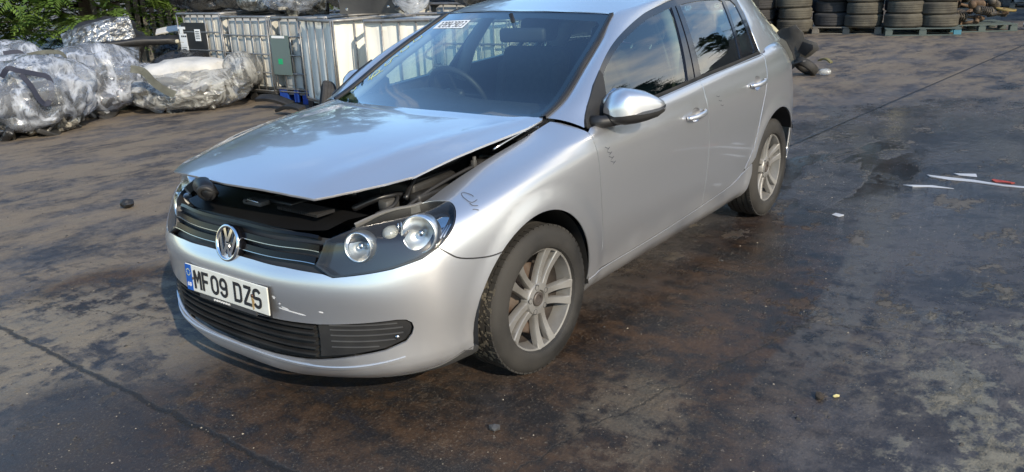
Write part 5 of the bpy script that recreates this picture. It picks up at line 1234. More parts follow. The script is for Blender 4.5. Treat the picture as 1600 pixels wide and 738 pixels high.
# labels on the tanks
lp=face_box(tD,'hazard_label_panel',BLACKP,'x',(-.12,.72),(.56,.62),1.15,1.03,.016,.006)
def mark(par,mat,face,c,d,sx,sy,nm='label_patch',off=.0205): return face_box(par,nm,mat,face,c,d,sx,sy,off,.003)
t=tD
lpb=MB();k=1.15/2+.0215
def lab(par,mat,y,z,w,h_,nm='label_patch',x=None):
    m=MB();m.box(((x if x is not None else k),y,z),(.003,w,h_));return m.build(nm,mat,par)
lab(lp,WHITEP,-.39,.955,.18,.035);lab(lp,WHITEP,-.40,.905,.08,.07);lab(lp,WHITEP,-.375,.79,.17,.17);lab(lp,WHITEP,-.37,.65,.17,.12);lab(lp,WHITEP,-.02,.86,.13,.16)
lab(lp,REDLAMP,-.10,.49,.10,.16);
for q in range(3): lab(lp,INK,-.40+.045*q,.84,.030,.022,'print_line',k+.003)
for q in range(4): lab(lp,INK,-.375,.685-.022*q,.12,.006,'print_line',k+.003)
for q in range(5): lab(lp,INK,-.02,.91-.024*q,.09,.008,'print_line',k+.003)
gp=face_box(tB,'label_plate',LABG,'x',(-.34,.63),(.34,.50),1.15,1.02,.024,.006)
lab(gp,WHITEP,-.36,.86,.24,.03,x=1.15/2+.029);lab(gp,GREENS,-.36,.55,.08,.07,'green_sticker',x=1.15/2+.029)
mk=MB();mk.box((1.15/2+.01,0,.20),(.02,1.0,.02));mk.build('lower_rail',GALV,tB)
for q in range(4):
    mk=MB();mk.box((1.15/2-.005,-.40+.24*q,.115),(.03,.14 if q%2==0 else .08,.17));mk.build('blue_guard',BLUEP,tB)
# ================================================================ PLASTIC BAGS AND BUNDLES
def film(name,base,op=(.35,.9),sc=5,rough=.06,gl=1.0):
    """thin clear plastic: see-through, milky along its creases, with sharp reflections"""
    m=bpy.data.materials.new(name);m.use_nodes=True;t=m.node_tree;t.nodes.clear();L=t.links.new;o=nd(t,'ShaderNodeOutputMaterial')
    co=nd(t,'ShaderNodeTexCoord');mp=nd(t,'ShaderNodeMapping');mp.inputs['Scale'].default_value=(1,1,.55);L(co.outputs['Object'],mp.inputs[0])
    n=nd(t,'ShaderNodeTexNoise');n.inputs['Scale'].default_value=sc;n.inputs['Detail'].default_value=9;n.inputs['Distortion'].default_value=1.2;n.inputs['Roughness'].default_value=.62;L(mp.outputs[0],n.inputs['Vector'])
    ab=nd(t,'ShaderNodeMath',operation='SUBTRACT');ab.inputs[1].default_value=.5;L(n.outputs[0],ab.inputs[0]);a2=nd(t,'ShaderNodeMath',operation='ABSOLUTE');L(ab.outputs[0],a2.inputs[0])
    r=nd(t,'ShaderNodeMapRange');r.inputs['From Min'].default_value=.0;r.inputs['From Max'].default_value=.05;r.inputs['To Min'].default_value=op[1];r.inputs['To Max'].default_value=op[0];L(a2.outputs[0],r.inputs[0])
    bp=nd(t,'ShaderNodeBump');bp.inputs['Strength'].default_value=1.;bp.inputs['Distance'].default_value=.06;L(n.outputs[0],bp.inputs['Height'])
    tr=nd(t,'ShaderNodeBsdfTransparent');tr.inputs[0].default_value=(.94,.95,.96,1);df=nd(t,'ShaderNodeBsdfTranslucent');df.inputs[0].default_value=(*base,1);d2=nd(t,'ShaderNodeBsdfDiffuse');d2.inputs[0].default_value=(*base,1)
    dm=nd(t,'ShaderNodeMixShader');dm.inputs[0].default_value=.6;L(df.outputs[0],dm.inputs[1]);L(d2.outputs[0],dm.inputs[2])
    g=nd(t,'ShaderNodeBsdfGlossy');g.inputs['Roughness'].default_value=rough;g.inputs[0].default_value=(gl,gl,gl,1);L(bp.outputs[0],g.inputs['Normal'])
    lw=nd(t,'ShaderNodeLayerWeight');lw.inputs[0].default_value=.22;L(bp.outputs[0],lw.inputs['Normal'])
    mx=nd(t,'ShaderNodeMixShader');L(r.outputs[0],mx.inputs[0]);L(tr.outputs[0],mx.inputs[1]);L(dm.outputs[0],mx.inputs[2])
    fr=nd(t,'ShaderNodeMath',operation='MULTIPLY',use_clamp=True);fr.inputs[1].default_value=.85;L(lw.outputs['Fresnel'],fr.inputs[0]);f2=nd(t,'ShaderNodeMath',operation='ADD',use_clamp=True);f2.inputs[1].default_value=.05;L(fr.outputs[0],f2.inputs[0])
    m2=nd(t,'ShaderNodeMixShader');L(f2.outputs[0],m2.inputs[0]);L(mx.outputs[0],m2.inputs[1]);L(g.outputs[0],m2.inputs[2]);L(m2.outputs[0],o.inputs[0]);return m
FILM=film('clear_film',(.78,.83,.92),(.20,.78),1.6)
FILM2=film('cloudy_film',(.72,.72,.68),(.20,.74),2.0)
FOIL=noise_mat('crumpled_foil',(.42,.42,.40),(.10,.095,.08),7,(.12,.4),metal=.7,bump=1,bscale=16,detail=8,ramp=(.42,.6),dist=1.5,bdist=.04)
JUNK=noise_mat('mixed_scrap',(.02,.02,.02),(.36,.34,.29),5,(.25,.7),metal=.2,bump=1,bscale=14,detail=9,ramp=(.46,.60),dist=2,bdist=.05)
BLUEJ=noise_mat('pale_scrap',(.025,.025,.028),(.42,.44,.47),2.2,(.3,.6),bump=1,bscale=5,detail=8,ramp=(.42,.62),dist=1.5,bdist=.04)
DARKC=noise_mat('dark_scrap',(.020,.020,.021),(.06,.058,.055),4,(.3,.6),bump=.3)
PALEC=noise_mat('pale_plastic_scrap',(.40,.42,.45),(.20,.21,.23),3,(.3,.6),bump=.3)
WHITEC=noise_mat('white_wadding',(.52,.51,.48),(.34,.33,.30),3,(.5,.8),bump=.6,bscale=9,ramp=(.4,.8),bdist=.03)
BLKF=noise_mat('black_film',(.012,.012,.013),(.03,.03,.03),5,(.12,.35),bump=1,bscale=12,detail=8,dist=2,bdist=.04)
OLIVE=noise_mat('olive_strap',(.10,.105,.085),(.07,.072,.06),10,(.7,.85),bump=.3)
NAVY=base_mat('navy_strap',(.012,.016,.035),.7)[0]
def blob_mesh(dims,seed,sub=5,ridge=.085,big=.24,sq=(2.6,2.6,2.2),f=(1.1,2.6),flat=.0,sag=0.,scale=1.):
    """crumpled sack: superellipsoid with sharp folds"""
    import bmesh
    bm=bmesh.new();bmesh.ops.create_icosphere(bm,subdivisions=sub,radius=1)
    off=Vector((seed*7.3,seed*1.9,seed*3.7));dx,dy,dz=dims
    for v in bm.verts:
        c=v.co.copy();e=(abs(c.x)**sq[0]+abs(c.y)**sq[1]+abs(c.z)**sq[2])**(-1/((sq[0]+sq[2])/2));p=c*e
        q=Vector((p.x*dx,p.y*dy,p.z*dz))*2/scale
        n=noise.noise(q*1.1+off);r1=1-abs(noise.noise(q*f[0]+off))*2.4;r2=1-abs(noise.noise(q*f[1]+off*2))*2.4;r3=1-abs(noise.noise(q*f[1]*2.3+off))*2.2
        d=1+big*n+ridge*(r1*.55+r2*.30+r3*.17-.5)
        p=Vector((p.x*dx/2*d,p.y*dy/2*d,(p.z*dz/2)*(d if p.z>0 else 1+.25*(d-1))))
        if sag and p.z<0: k=1+sag*(-p.z/(dz/2));p.x*=k;p.y*=k
        v.co=p
    mn=min(v.co.z for v in bm.verts)
    for v in bm.verts: v.co.z-=mn
    me=bpy.data.meshes.new('sack');bm.to_mesh(me);bm.free();me.polygons.foreach_set('use_smooth',[True]*len(me.polygons));me.set_sharp_from_angle(angle=math.radians(38));return me
def chunks(par,dims,seed,n=40,size=.2):
    """loose broken plastic and metal pieces inside a sack"""
    r=random.Random(seed);mats=[BLKF,DARKC,DARKC,JUNK,FOIL,PALEC];per={}
    for i in range(n):
        while True:
            x,y,z=r.uniform(-1,1),r.uniform(-1,1),r.uniform(0,1)
            if x*x+y*y+z*z*.9<.80: break
        k=r.choice(mats) if z<.55 else r.choice([PALEC,PALEC,JUNK,FOIL]);m=per.setdefault(k.name,(k,MB()))[1]
        M=T(x*dims[0]*.43,y*dims[1]*.43,.03+z*dims[2]*.82)@Matrix.Rotation(r.uniform(0,3.1),4,Vector((r.uniform(-1,1),r.uniform(-1,1),r.uniform(-1,1))).normalized())
        s_=size*r.uniform(.5,1.3);m.rbox((0,0,0),(s_*r.uniform(.8,1.8),s_*r.uniform(.5,1.1),s_*r.uniform(.12,.5)),s_*.08,2,M=M,smooth=False)
    for k,m in per.values():
        o=m.build('contents',k,par);o['kind']='stuff'
def sack(name,label,cat,loc,dims,rz,seed,skin,inner=None,group=None,**k):
    t=thing(name,label,cat,loc,rz,group)
    o=obj('film',blob_mesh(dims,seed,**k),skin,t)
    if inner is not None: chunks(t,dims,int(seed*10),int(34+70*dims[0]*dims[1]*dims[2]),.20*min(1,dims[0]))
    return t
def strap(par,pts,w,mat,nm='strap'):
    P_=np.array(smoothpoly(pts,False,6));T_=np.gradient(P_,axis=0);T_/=np.linalg.norm(T_,axis=1)[:,None]+1e-9
    up=np.array([.55,.75,.35]);S=np.cross(T_,up);S/=np.linalg.norm(S,axis=1)[:,None]+1e-9;Nn=np.cross(S,T_);n=len(P_)
    V=np.concatenate([P_+S*w/2,P_-S*w/2,P_-S*w/2-Nn*.006,P_+S*w/2-Nn*.006]);m=MB();m.add(V.tolist(),[(j*n+i,j*n+i+1,((j+1)%4)*n+i+1,((j+1)%4)*n+i) for i in range(n-1) for j in range(4)]);return m.build(nm,mat,par)
b1=sack('clear_bag','clear plastic sack with a navy lifting loop, at the extreme left','bag',(-1.72,-7.55,0),(1.45,1.25,.84),.5,1,FILM,BLUEJ,'clear plastic sacks of scrap')
b2=sack('clear_bag','clear plastic sack with two grey upright straps, right of the navy looped sack','bag',(-2.78,-8.15,0),(1.35,1.2,.86),.9,2,FILM,BLUEJ,'clear plastic sacks of scrap',sag=.08)
b3=sack('clear_bag','clear plastic sack behind the navy looped sack, at the left edge','bag',(-2.35,-9.45,0),(1.3,1.1,.90),.2,3,FILM,BLUEJ,'clear plastic sacks of scrap')
def wl(o,p): # world point to local
    return tuple(o.matrix_basis.inverted()@Vector(p))
strap(b1,[wl(b1,(x,y+.02,z)) for x,y,z in [(-1.28,-7.02,.70),(-1.337,-6.96,.79),(-1.42,-6.93,.76),(-1.60,-6.92,.70),(-1.70,-6.90,.65),(-1.69,-6.86,.50),(-1.61,-6.86,.38),(-1.54,-6.86,.44),(-1.49,-6.88,.60),(-1.43,-6.92,.72)]],.055,NAVY)
strap(b2,[wl(b2,p) for p in [(-1.87,-7.62,.84),(-1.88,-7.52,.74),(-1.90,-7.46,.60),(-1.88,-7.44,.48)]],.06,OLIVE)
strap(b2,[wl(b2,p) for p in [(-1.86,-7.64,.85),(-2.06,-7.62,.87),(-2.24,-7.60,.83),(-2.20,-7.50,.68),(-2.12,-7.44,.50)]],.05,OLIVE)
strap(b3,[wl(b3,p) for p in [(-2.10,-8.86,.80),(-2.26,-8.80,.80),(-2.28,-8.78,.70),(-2.27,-8.76,.55)]],.09,NAVY)
# white wadding bundle in clear film
b4=thing('wrapped_bundle','long white padded bundle in clear film with an olive strap','bundle',(-3.62,-7.20,0),math.radians(-28))
o=obj('film',blob_mesh((1.50,1.0,.52),21,sub=5,ridge=.10,big=.12,f=(1.4,3.0)),FILM2,b4)
o=chunks(b4,(1.40,.9,.42),22,60,.16)
o=obj('white_padding',blob_mesh((1.12,.74,.34),23,sub=4,ridge=.07,big=.12),WHITEC,b4);o.location=(.03,-.12,.30)
strap(b4,[wl(b4,p) for p in [(-2.72,-7.02,.62),(-2.83,-6.95,.58),(-2.90,-6.87,.44),(-2.98,-6.78,.34),(-3.06,-6.72,.28)]],.09,OLIVE)
b5=sack('film_bag','crumpled dull film bag at the right end of the white padded bundle','bag',(-4.18,-6.85,.22),(.55,.42,.46),.3,5,FILM2,JUNK)
# heap on a pallet behind
WOOD=noise_mat('grey_wood',(.10,.09,.075),(.18,.16,.13),8,(.85,.95),bump=.4,bscale=40,stretch=(.15,1,1))
BLUEW=noise_mat('blue_wood',(.03,.17,.24),(.07,.20,.26),8,(.8,.9),bump=.4,bscale=40,stretch=(.15,1,1))
TEALW=noise_mat('teal_grey_wood',(.05,.075,.075),(.09,.11,.10),8,(.85,.95),bump=.4,bscale=40,stretch=(.15,1,1))
def pallet(x,y,rz,mat,label,blk=None,L_=1.2,W_=1.0,mats=None):
    t=thing('pallet',label,'pallet',(x,y,0),rz,'wooden pallets')
    mb=MB();mb.box((0,0,0),(L_,.10,.018));bm_=mb.mesh('board')
    for i in range(7):
        o=obj('deck_board',bm_,mat,t);o.location=(0,-W_/2+.05+i*(W_-.10)/6,.135)
    for i in (0,3,6):
        o=obj('base_board',bm_,mat,t);o.location=(0,-W_/2+.05+i*(W_-.10)/6,.010)
    mb=MB();mb.box((0,0,0),(.10,W_,.018));sm=mb.mesh('stringer_board')
    mb=MB();mb.box((0,0,0),(.13,.11,.085));bk=mb.mesh('block');bk2=mb.mesh('block')
    for i,a in enumerate((-L_/2+.07,0,L_/2-.07)):
        o=obj('stringer_board',sm,mat,t);o.location=(a,0,.115)
        for j,b in enumerate((-W_/2+.06,0,W_/2-.06)):
            o=obj('block',bk2 if (mats and i==2) else bk,mats if (mats and i==2) else mat,t);o.location=(a,b,.063)
    return t
pallet(-3.75,-8.35,math.radians(62),TEALW,'dark pallet under the heap of wrapped panels, between the clear sacks and the white bundle')
sack('black_bag','glossy black film bag on the pallet, behind the white padded bundle','bag',(-4.25,-8.25,.15),(.95,.9,.50),.4,31,BLKF)
sack('scrap_bag','torn clear bag of dark scrap on the pallet, right of the strapped clear sack','bag',(-3.35,-8.05,.15),(.8,.8,.42),.9,32,FILM,JUNK)
def slab(name,label,cat,loc,dims,rot,mat,bend=.03,seed=0,r=.02,group=None):
    m=MB();n=12;mm=10;L_,W_,H_=dims;V=[]
    for k in (0,1):
        for i in range(n+1):
            for j in range(mm+1):
                x=-L_/2+L_*i/n;y=-W_/2+W_*j/mm;w=bend*(math.cos(PI*x/L_)*2-1)+.5*bend*noise.noise(Vector((x*3+seed,y*4,seed)));e=1-.35*max(abs(x*2/L_),abs(y*2/W_))**8
                V.append((x,y,w+(H_/2*e if k else -H_/2*e)))
    N=(n+1)*(mm+1);q=lambda k,i,j:k*N+i*(mm+1)+j;F=[]
    for k in(0,1):
        for i in range(n):
            for j in range(mm): F.append((q(k,i,j),q(k,i+1,j),q(k,i+1,j+1),q(k,i,j+1)))
    for i in range(n): F+=[(q(0,i,0),q(0,i+1,0),q(1,i+1,0),q(1,i,0)),(q(0,i,mm),q(0,i+1,mm),q(1,i+1,mm),q(1,i,mm))]
    for j in range(mm): F+=[(q(0,0,j),q(0,0,j+1),q(1,0,j+1),q(1,0,j)),(q(0,n,j),q(0,n,j+1),q(1,n,j+1),q(1,n,j))]
    m.add(V,F,True);o=m.build(name,mat,sharp=50);o.location=loc;o.rotation_euler=rot;tag(o,label,cat,group);return o
slab('film_parcel','shiny film-wrapped panel lying on top of the heap under the conifers','panel',(-3.55,-9.25,.88),(.95,.42,.10),(-.95,.22,-.62),FOIL,.03,3)
slab('black_plank','long black bumper strip lying across the heap below the shiny wrapped panel','bumper',(-3.65,-9.05,.74),(1.75,.16,.10),(-.35,.10,-.62),BLACKP,.05,4)
slab('grey_plank','grey flat strip sloping across the heap, just above the white padded bundle','panel',(-3.35,-8.30,.52),(1.25,.16,.05),(-.6,-.20,-.70),GREYP,.03,5)
slab('film_parcel','film-covered panel under the black bumper strip, behind the strapped clear sack','panel',(-3.15,-8.75,.50),(1.15,.75,.16),(-.55,.05,-.66),FOIL,.05,6)
slab('white_sheet','narrow white sheet resting on the heap under the overhanging fronds','sheet',(-4.95,-9.45,.86),(.7,.2,.03),(-.35,-.05,-.65),WHITEC,.03,7)
sack('grey_sack','dull grey sack at the back of the heap, under the conifer branches','bag',(-4.15,-10.1,.35),(1.0,.8,.75),.2,33,BLACKP)
sack('black_bag','black film bag between the heap and the black hazard label panel','bag',(-4.75,-8.95,.25),(.9,.8,.55),.2,34,BLKF)
# frayed rope end
rp=MB();rr2=random.Random(8)
for k in range(11):
    a=rr2.uniform(-.5,.5);rp.tube([(0,0,0),(-.05-.04*rr2.random(),.03*a,-.03+.05*a),(-.14,.10*a,-.07+.10*a)],[.006,.005,.003],5,cap=False)
rp.rbox((0.02,0,0.01),(.06,.05,.05),.015,2);o=rp.build('frayed_rope',base_mat('pale_rope',(.42,.38,.28),.9)[0]);o.location=(-3.98,-7.98,.80);o.rotation_euler=(0,0,.8);tag(o,'frayed pale rope end in front of the black hazard label panel','rope');o.parent=None
# loads on top of the tanks
TOPZ=1.15
for i,(x,y,d,mat,inner,lb,sd_) in enumerate([
 (-4.85,-8.45,(.9,1.2,.55),BLKF,None,'black film-wrapped bumpers heaped on the leftmost caged tank',41),
 (-4.80,-7.15,(.5,.55,.30),FOIL,None,'shiny crumpled foil bundle on the second caged tank from the left',42),
 (-5.05,-7.55,(.9,1.3,.60),BLKF,None,'black wrapped bumpers behind the shiny foil bundle',43),
 (-4.80,-6.35,(.8,.85,.50),FILM,FOIL,'clear film bundle with silvery streaks above the green sticker plate',44),
 (-5.1,-5.55,(.8,.8,.55),BLKF,None,'black wrapped bundle above the dented tank',45),
 (-4.45,-4.98,(.28,.26,.34),FILM,None,'small clear film bag draped beside the flat black panel, left end',46),
 (-4.38,-3.93,(.34,.40,.42),FILM,BLUEJ,'clear film bag beside the flat black panel, right end',47),
 (-5.2,-3.6,(.7,.6,.45),BLKF,None,'black wrapped bundle behind the clear film bag at the roof edge of the silver car',48)]):
    sack('wrapped_load',lb,'bundle',(x,y,TOPZ),d,.15*i,sd_,mat,inner,'wrapped loads on the tanks')
# flat black panel with bolt holes
pt=thing('plastic_sheet','flat black plastic panel with pale bolts, standing on the bright white tank','panel',(-4.42,-4.50,TOPZ+.005),math.radians(102))
m=MB();m.prism([(-.52,0),(.50,0),(.40,.18),(.30,.55),(-.38,.58),(-.44,.3)],-.015,.015,M=Rx(.35));m.build('sheet',GREYP,pt)
for a,b in ((-.40,.06),(.18,.08),(-.33,.30),(-.30,.42)):
    m=MB();m.lathe([(0,-.022),(.016,-.022),(.018,-.015)],10,M=Rx(.35)@T(a,0,b));m.build('bolt',CHROMED,pt)
# black pallets/boxes on the second row
for i,(x,y,lb) in enumerate(((-7.0,-6.3,'black crate on the second-row tanks, left one'),(-7.15,-5.1,'black crate on the second-row tanks, above the roof edge of the silver car'))):
    m=MB();m.rbox((0,0,.2),(1.0,1.05,.36),.02,2);o=m.build('black_crate',BLACKP);o.location=(x,y,1.19);tag(o,lb,'crate')
slab('broken_trim','black broken bumper trim on the ground below the blue tank feet','trim',(-4.0,-6.05,.12),(.5,.12,.06),(.3,.15,1.9),BLACKP,.02,8)
slab('broken_trim','second black trim piece on the ground under the dented tank','trim',(-3.75,-5.45,.10),(.5,.10,.05),(.2,-.1,1.5),BLACKP,.02,9)
# ================================================================ TYRE STACKS
def tyre_mesh(R=.36,w=.125,r0=.20):
    pr=[(r0,w*.62),(r0+.02,w*.80),(R*.80,w*1.0),(R*.93,w*.94),(R*.985,w*.75)]
    for a,b in ((.72,.40),(.34,.03),(-.03,-.34),(-.40,-.72)):
        pr+=[(R,w*a),(R,w*b)]
        if b>-.7: pr+=[(R-.010,w*b-.003),(R-.010,w*b-.010)]
    pr+=[(R*.985,-w*.75),(R*.93,-w*.94),(R*.80,-w),(r0+.02,-w*.80),(r0,-w*.62)]
    m=MB();m.lathe(pr,36,M=Rx(PI/2));me=m.mesh('old_tyre');me.set_sharp_from_angle(angle=math.radians(35));return me
TYB=noise_mat('dusty_tyre',(.050,.045,.036),(.105,.095,.072),4,(.8,.95),bump=.4,bscale=50,bdist=.005)
TYC=noise_mat('dark_tyre',(.022,.021,.022),(.045,.043,.042),4,(.8,.95),bump=.4,bscale=50,bdist=.005)
TM_=[tyre_mesh(),tyre_mesh(.34,.12,.2),tyre_mesh(.37,.135,.2)]
TM_2=[me.copy() for me in TM_]
pos=['lowest','second up','third up','top']
stacks=[(-15.55,-4.25,0,'in the stack beside the dark car',1),(-15.65,-3.45,0,'in the wide stack right of the dark car',0),(-15.95,-2.75,1,'in the dark stack at the left end of the grey pallet',1),(-15.75,-2.10,1,'in the stack on the right half of the grey pallet',0),
        (-15.75,-1.32,1,'in the stack on the left half of the blue pallet',0),(-15.95,-.72,1,'in the pale stack at the right end of the blue pallet',0)]
rt=random.Random(11)
for si,(x,y,pl,lb,dk) in enumerate(stacks):
    z=.145 if pl else .03
    for k in range(4):
        me=(TM_2 if dk else TM_)[rt.randrange(3)];h=.27 if 'x' else 0
        o=obj('old_tyre',me,TYC if dk else TYB);w_=max(v.co.z for v in me.vertices);z+=w_;o.location=(x+rt.uniform(-.03,.03),y+rt.uniform(-.03,.03),z);z+=w_;o.rotation_euler=(0,0,rt.uniform(0,6))
        tag(o,'worn tyre, %s %s'%(pos[k],lb),'tyre','stacked tyres')
bk=[(-16.75,-3.9,'left'),(-16.8,-3.1,'middle left'),(-16.9,-2.35,'middle'),(-16.95,-1.6,'right'),(-16.9,-.95,'far right')]
for si,(x,y,lb) in enumerate(bk):
    z=.145
    for k in range(4):
        me=TM_2[rt.randrange(3)];o=obj('old_tyre',me,TYC);w_=max(v.co.z for v in me.vertices);z+=w_;o.location=(x+rt.uniform(-.03,.03),y,z);z+=w_
        tag(o,'dark tyre, %s in the %s stack of the rear row'%(pos[k],lb),'tyre','stacked tyres')
pallet(-16.15,-2.42,math.radians(97),WOOD,'grey pallet under the tyre stacks, left of the blue one',L_=1.35,W_=1.2)
pallet(-16.05,-1.05,math.radians(107),TEALW,'blue-painted pallet under the tyre stacks',L_=1.35,W_=1.2,mats=BLUEW)
pallet(-17.0,-.28,math.radians(118),TEALW,'teal-grey pallet carrying the heap of springs and struts',L_=1.3,W_=1.2)
for (x,y,lb) in ((-15.35,-4.1,'grey pallet under the stack beside the dark car'),): pass
o=obj('old_tyre',TM_2[1],TYC);o.location=(-3.97,-4.98,.20);o.scale=(.62,.62,.8);o.rotation_euler=(1.35,0,.9);tag(o,'small worn tyre leaning at the foot of the dented tank','tyre')
# springs and struts
ST1=noise_mat('oily_steel',(.045,.040,.035),(.12,.10,.075),9,(.45,.75),metal=.4,bump=.2)
ST2=noise_mat('rusted_spring',(.10,.06,.035),(.16,.11,.07),9,(.6,.8),metal=.3,bump=.2)
def strut(label,loc,rot,L_=.62,col=ST1):
    t=thing('suspension_strut',label,'strut',loc,0,'struts on the pallet');t.rotation_euler=rot
    m=MB();m.tube([(0,0,0),(0,0,L_*.55)],.030,10);m.tube([(0,0,L_*.5),(0,0,L_)],.012,8);m.build('damper',col,t)
    m=MB();n=90;m.tube([(.075*math.cos(i*2*PI*6/n),.075*math.sin(i*2*PI*6/n),L_*.38+L_*.55*i/n) for i in range(n)],.012,6);m.build('coil_spring',col,t)
    m=MB();m.lathe([(0,0),(.09,0),(.10,.012),(.03,.03),(0,.03)],16,M=Rx(PI/2)@T(0,L_*.36,0));m.build('spring_seat',col,t);m=MB();m.lathe([(0,0),(.085,0),(.07,.04),(0,.05)],16,M=Rx(PI/2)@T(0,-0.0,0)@T(0,L_*.93,0));m.build('spring_seat',col,t)
    m=MB();m.lathe([(.02,-.03),(.045,-.03),(.045,.03),(.02,.03)],12,M=T(0,0,-.04)@Rz(.5),closed=True);m.build('lower_eye',col,t);return t
rs=random.Random(21);desc=['lying at the bottom left of the pallet','with a ring end facing the tyres','across the middle of the heap','with a fat rusty spring at the top','at the right end beside the yellow ring','pointing up out of the left side','half hidden at the back left','half hidden at the back right','lying on top towards the tyres','sticking out over the front edge']
sp_=[(-16.55,-.62,.24,1.45,.2,.2),(-16.75,-.55,.38,1.2,.3,1.2),(-16.6,-.20,.28,1.5,.1,.9),(-16.85,-.05,.50,1.5,.2,1.3),(-16.8,.20,.34,1.4,0,1.0),(-16.8,-.70,.30,.6,.3,.4),(-17.2,-.4,.45,1.3,.2,.6),(-17.3,.1,.42,1.3,.1,1.5),(-16.9,-.42,.60,1.35,.2,1.7),(-16.45,-.15,.20,1.75,-.3,-.3)]
for i,(x,y,z,a,b,c) in enumerate(sp_): strut('oily coil-spring strut, %s'%desc[i],(x,y,z),(a,b,c),.62,ST2 if i%3==0 else ST1)
m=MB();m.lathe([(.16,-.02),(.19,-.02),(.19,.02),(.16,.02)],24,M=T(-16.95,.30,.40)@Rx(PI/2-.1),closed=True);tag(m.build('yellow_ring',base_mat('yellow_rim',(.22,.16,.05),.6)[0]),'yellow ring on the right end of the strut heap','ring')
for i in range(8):
    x,y,z=rs.uniform(-17.2,-16.5),rs.uniform(-.75,.3),rs.uniform(.18,.36)
    lump('steel_part',(x,y,z),rs.uniform(.07,.13),ST1 if i%2 else ST2,'%s steel casting %s'%(('oily dark','rusty')[i%2==0],['at the front edge of the strut pallet','under the ring-ended strut','at the left rear of the strut pallet','beside the yellow ring','in the middle of the strut pallet','under the fat rusty spring','at the right front of the strut pallet','at the far rear of the strut pallet'][i]),'casting',50+i,.7,2,.5,rs.uniform(0,3),(1.3,.8,1),'castings on the strut pallet')
lump('white_rag',(-17.2,.75,0),.13,WHITEC,'crumpled whitish rag on the ground right of the strut pallet','rag',71,.5,3,.5)
# far bags, top right corner
for i,(x,y,lb) in enumerate(((-24.2,-1.3,'far white film bundle, left of the pair at the top right corner'),(-24.3,.1,'far white film bundle at the extreme top right corner'))):
    sack('film_bundle',lb,'bundle',(x,y,.15),(1.3,1.5,.8),.3*i,60+i,FILM2,BLUEJ,'far film bundles',sub=4)
    pallet(x,y,math.radians(95),WOOD,'far grey pallet under the %s white film bundle'%('left' if i==0 else 'right'))
# ================================================================ BROKEN BUMPER PIECE
sc_=thing('broken_bumper','torn dark grey bumper corner standing on edge behind the silver car','bumper piece',(-9.35,-1.25,0))
def bent(name,pts,mat,par,th=.012,curve=.18,rz=0,loc=(0,0,0),seed=1):
    """irregular shell: outline in local YZ, bowed along X, with thickness"""
    B=resamp(pts,.05);lo,hi=B.min(0),B.max(0);gx,gy=np.meshgrid(np.arange(lo[0],hi[0],.06),np.arange(lo[1],hi[1],.06));g=np.stack([gx.ravel(),gy.ravel()],1);g=g[inside(g,B*.97+B.mean(0)*.03)]
    P2=np.concatenate([B,g]);vs,es,fs,_,_,_=geometry.delaunay_2d_cdt([Vector(q) for q in P2],[(i,(i+1)%len(B)) for i in range(len(B))],[],0,1e-5)
    V2=np.array([tuple(q) for q in vs]);F=[tuple(f) for f in fs if inside(V2[list(f)].mean(0)[None],B)[0]]
    c=B.mean(0);x=[curve*math.cos((a-c[0])*3.2)+.05*noise.noise(Vector((a*4,b*4,seed)))+.06*(b-c[1]) for a,b in V2]
    V=[(x[i],V2[i,0],V2[i,1]) for i in range(len(V2))];n=len(V)
    from collections import Counter
    cnt=Counter()
    for f in F:
        for i in range(len(f)): cnt[tuple(sorted((f[i],f[(i+1)%len(f)])))]+=1
    FF=F+[tuple(i+n for i in f[::-1]) for f in F]+[(a,b,b+n,a+n) for (a,b),k in cnt.items() if k==1]
    m=MB();m.add(V+[(a-th,b,c_) for a,b,c_ in V],FF,True);o=m.build(name,mat,par,sharp=40);o.location=loc;o.rotation_euler=(0,0,rz);return o
DKG=noise_mat('dark_bumper',(.045,.042,.038),(.075,.068,.058),5,(.4,.7),bump=.1)
bent('shell',[(-.36,.47),(-.30,.56),(-.22,.62),(-.10,.64),(.02,.69),(.06,.64),(.12,.58),(.14,.50),(.30,.44),(.34,.36),(.22,.26),(.10,.20),(.02,.10),(-.10,.0),(-.22,-.0),(-.34,.06),(-.40,.25)],DKG,sc_,curve=.15,rz=-.15)
bent('pale_patch',[(-.26,.44),(-.20,.50),(-.12,.46),(-.02,.30),(.02,.16),(-.04,.14),(-.14,.24),(-.22,.34)],noise_mat('dusty_patch',(.13,.12,.095),(.17,.16,.13),5,(.8,.9),bump=.1),sc_,curve=.15,rz=-.15,loc=(.016,0,0),th=.004)
bent('fog_opening',[(.06,.32),(.14,.46),(.29,.42),(.30,.36),(.18,.26)],BLACKP,sc_,curve=.15,rz=-.15,loc=(.020,0,.005),th=.004)
slab('yellow_foam','cream and yellow torn foam strip between the silver car and the dark bumper piece','foam',(-9.5,-1.62,.46),(.55,.18,.05),(.2,.75,1.2),base_mat('cream_foam',(.42,.38,.24),.8)[0],.02,3)
slab('yellow_strip','yellow-edged strip lying on the ground right of the dark bumper piece','strip',(-9.85,-1.02,.14),(.20,.07,.03),(0,.1,1.3),base_mat('yellow_strip',(.12,.11,.05),.7)[0],.02,3)
m=MB();m.lathe([(.10,.05),(.15,.06),(.17,.04),(.17,-.04),(.15,-.06),(.10,-.05)],24,M=T(-9.2,-1.08,.12)@Rz(.9)@Rx(.9),closed=True);tag(m.build('small_tyre',RUBBER),'small black wheel lying at the foot of the dark bumper piece','wheel')
slab('pale_trim','pale narrow trim strip resting on the small black wheel','trim',(-9.05,-1.22,.14),(.45,.05,.02),(0,-.5,1.1),GREYP,.02,5)
sack('film_scrap','small white scrap of film on the ground right of the small black wheel','scrap',(-9.3,-.85,0),(.12,.16,.09),.3,77,FILM2,None,sub=3)
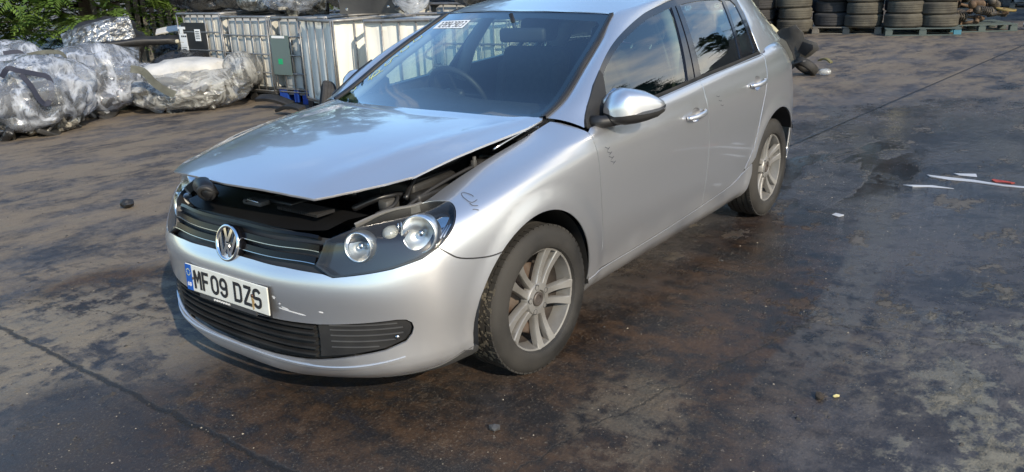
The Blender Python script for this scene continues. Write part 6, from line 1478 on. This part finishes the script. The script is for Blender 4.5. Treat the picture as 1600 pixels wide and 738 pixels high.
# ================================================================ SECOND CAR (behind, at the top)
CAR2=dup_tree(CAR);CAR2.name='parked_hatchback';CAR2['label']='dark blue-grey car parked far behind, its rear wheel beside the tyre stacks';CAR2['category']='car';CAR['group']='scrap cars';CAR2['group']='scrap cars'
_done={}
def recolour(o):
    for ch in list(o.children): recolour(ch)
    if o.name.split('.')[0] in ('number_plate','lot_sticker','crayon_scrawl','pen_mark','door_scratch','scuff_mark','caked_mud'):
        for ch in list(o.children_recursive): bpy.data.objects.remove(ch)
        bpy.data.objects.remove(o);return
    if o.type=='MESH':
        me=o.data
        if me.materials and me.materials[0] is SILVER:
            if me.name not in _done:
                m2=me.copy();m2.materials[0]=DKPAINT;_done[me.name]=m2
            o.data=_done[me.name]
recolour(CAR2);CAR2.location=(-14.35,-4.95,0);CAR2.rotation_euler=(0,0,math.radians(2))
V=[];F=[];rg=np.random.default_rng(19)
for k in range(8500):
    y=rg.uniform(-26,12);z=rg.uniform(0,1)**.8*(9.5+2.2*math.sin(y*.7)+1.2*math.sin(y*2.3));x=-31-.12*y+rg.normal(0,.8)
    spray(V,F,np.array([x,y,z]),np.array([.9,rg.normal(0,.5),rg.uniform(-.4,.4)]),np.array([rg.normal(0,.3),1,rg.normal(0,.5)]),1.5,rg)
o=obj('far_hedge',npmesh('far_hedge',np.array(V),F,FOLD,False));o['kind']='stuff'
# ================================================================ OFF TO THE RIGHT: what the car's windows mirror
conifer((-16.9,10.4,0),7.9,2.0,81,150,'conifer beyond the right edge of the picture, nearest the yard building','conifers by the yard building',per=10,sl=(.5,.9),fol=FOLD)
conifer((-15.2,11.9,0),8.8,2.0,82,150,'conifer beyond the right edge of the picture, middle one','conifers by the yard building',per=10,sl=(.5,.9),fol=FOLD)
conifer((-18.6,10.6,0),7.6,1.9,83,150,'conifer beyond the right edge of the picture, farthest from the yard building','conifers by the yard building',per=10,sl=(.5,.9),fol=FOLD)
bd=thing('yard_building','long low grey metal-clad yard building beyond the right edge of the picture','building',(-26.5,8.2,0),math.radians(78))
CLAD=noise_mat('grey_cladding',(.16,.17,.17),(.22,.22,.21),3,(.5,.7),metal=.2,bump=.1)
m=MB();m.box((0,0,2.6),(10,9,5.2));m.build('wall',CLAD,bd)
m=MB();m.prism([(-5.3,5.2),(5.3,5.2),(5.3,5.35),(0,7.0),(-5.3,5.35)],-4.8,4.8);m.build('roof',noise_mat('roof_sheet',(.07,.07,.075),(.10,.10,.10),3,(.5,.7),bump=.1),bd)
for i in range(3):
    m=MB();m.box((-3.2+3.2*i,-4.53,2.0),(2.6,.06,4.0));m.build('roller_door',base_mat('door_green%d'%i,(.04,.10,.08),.5)[0],bd)
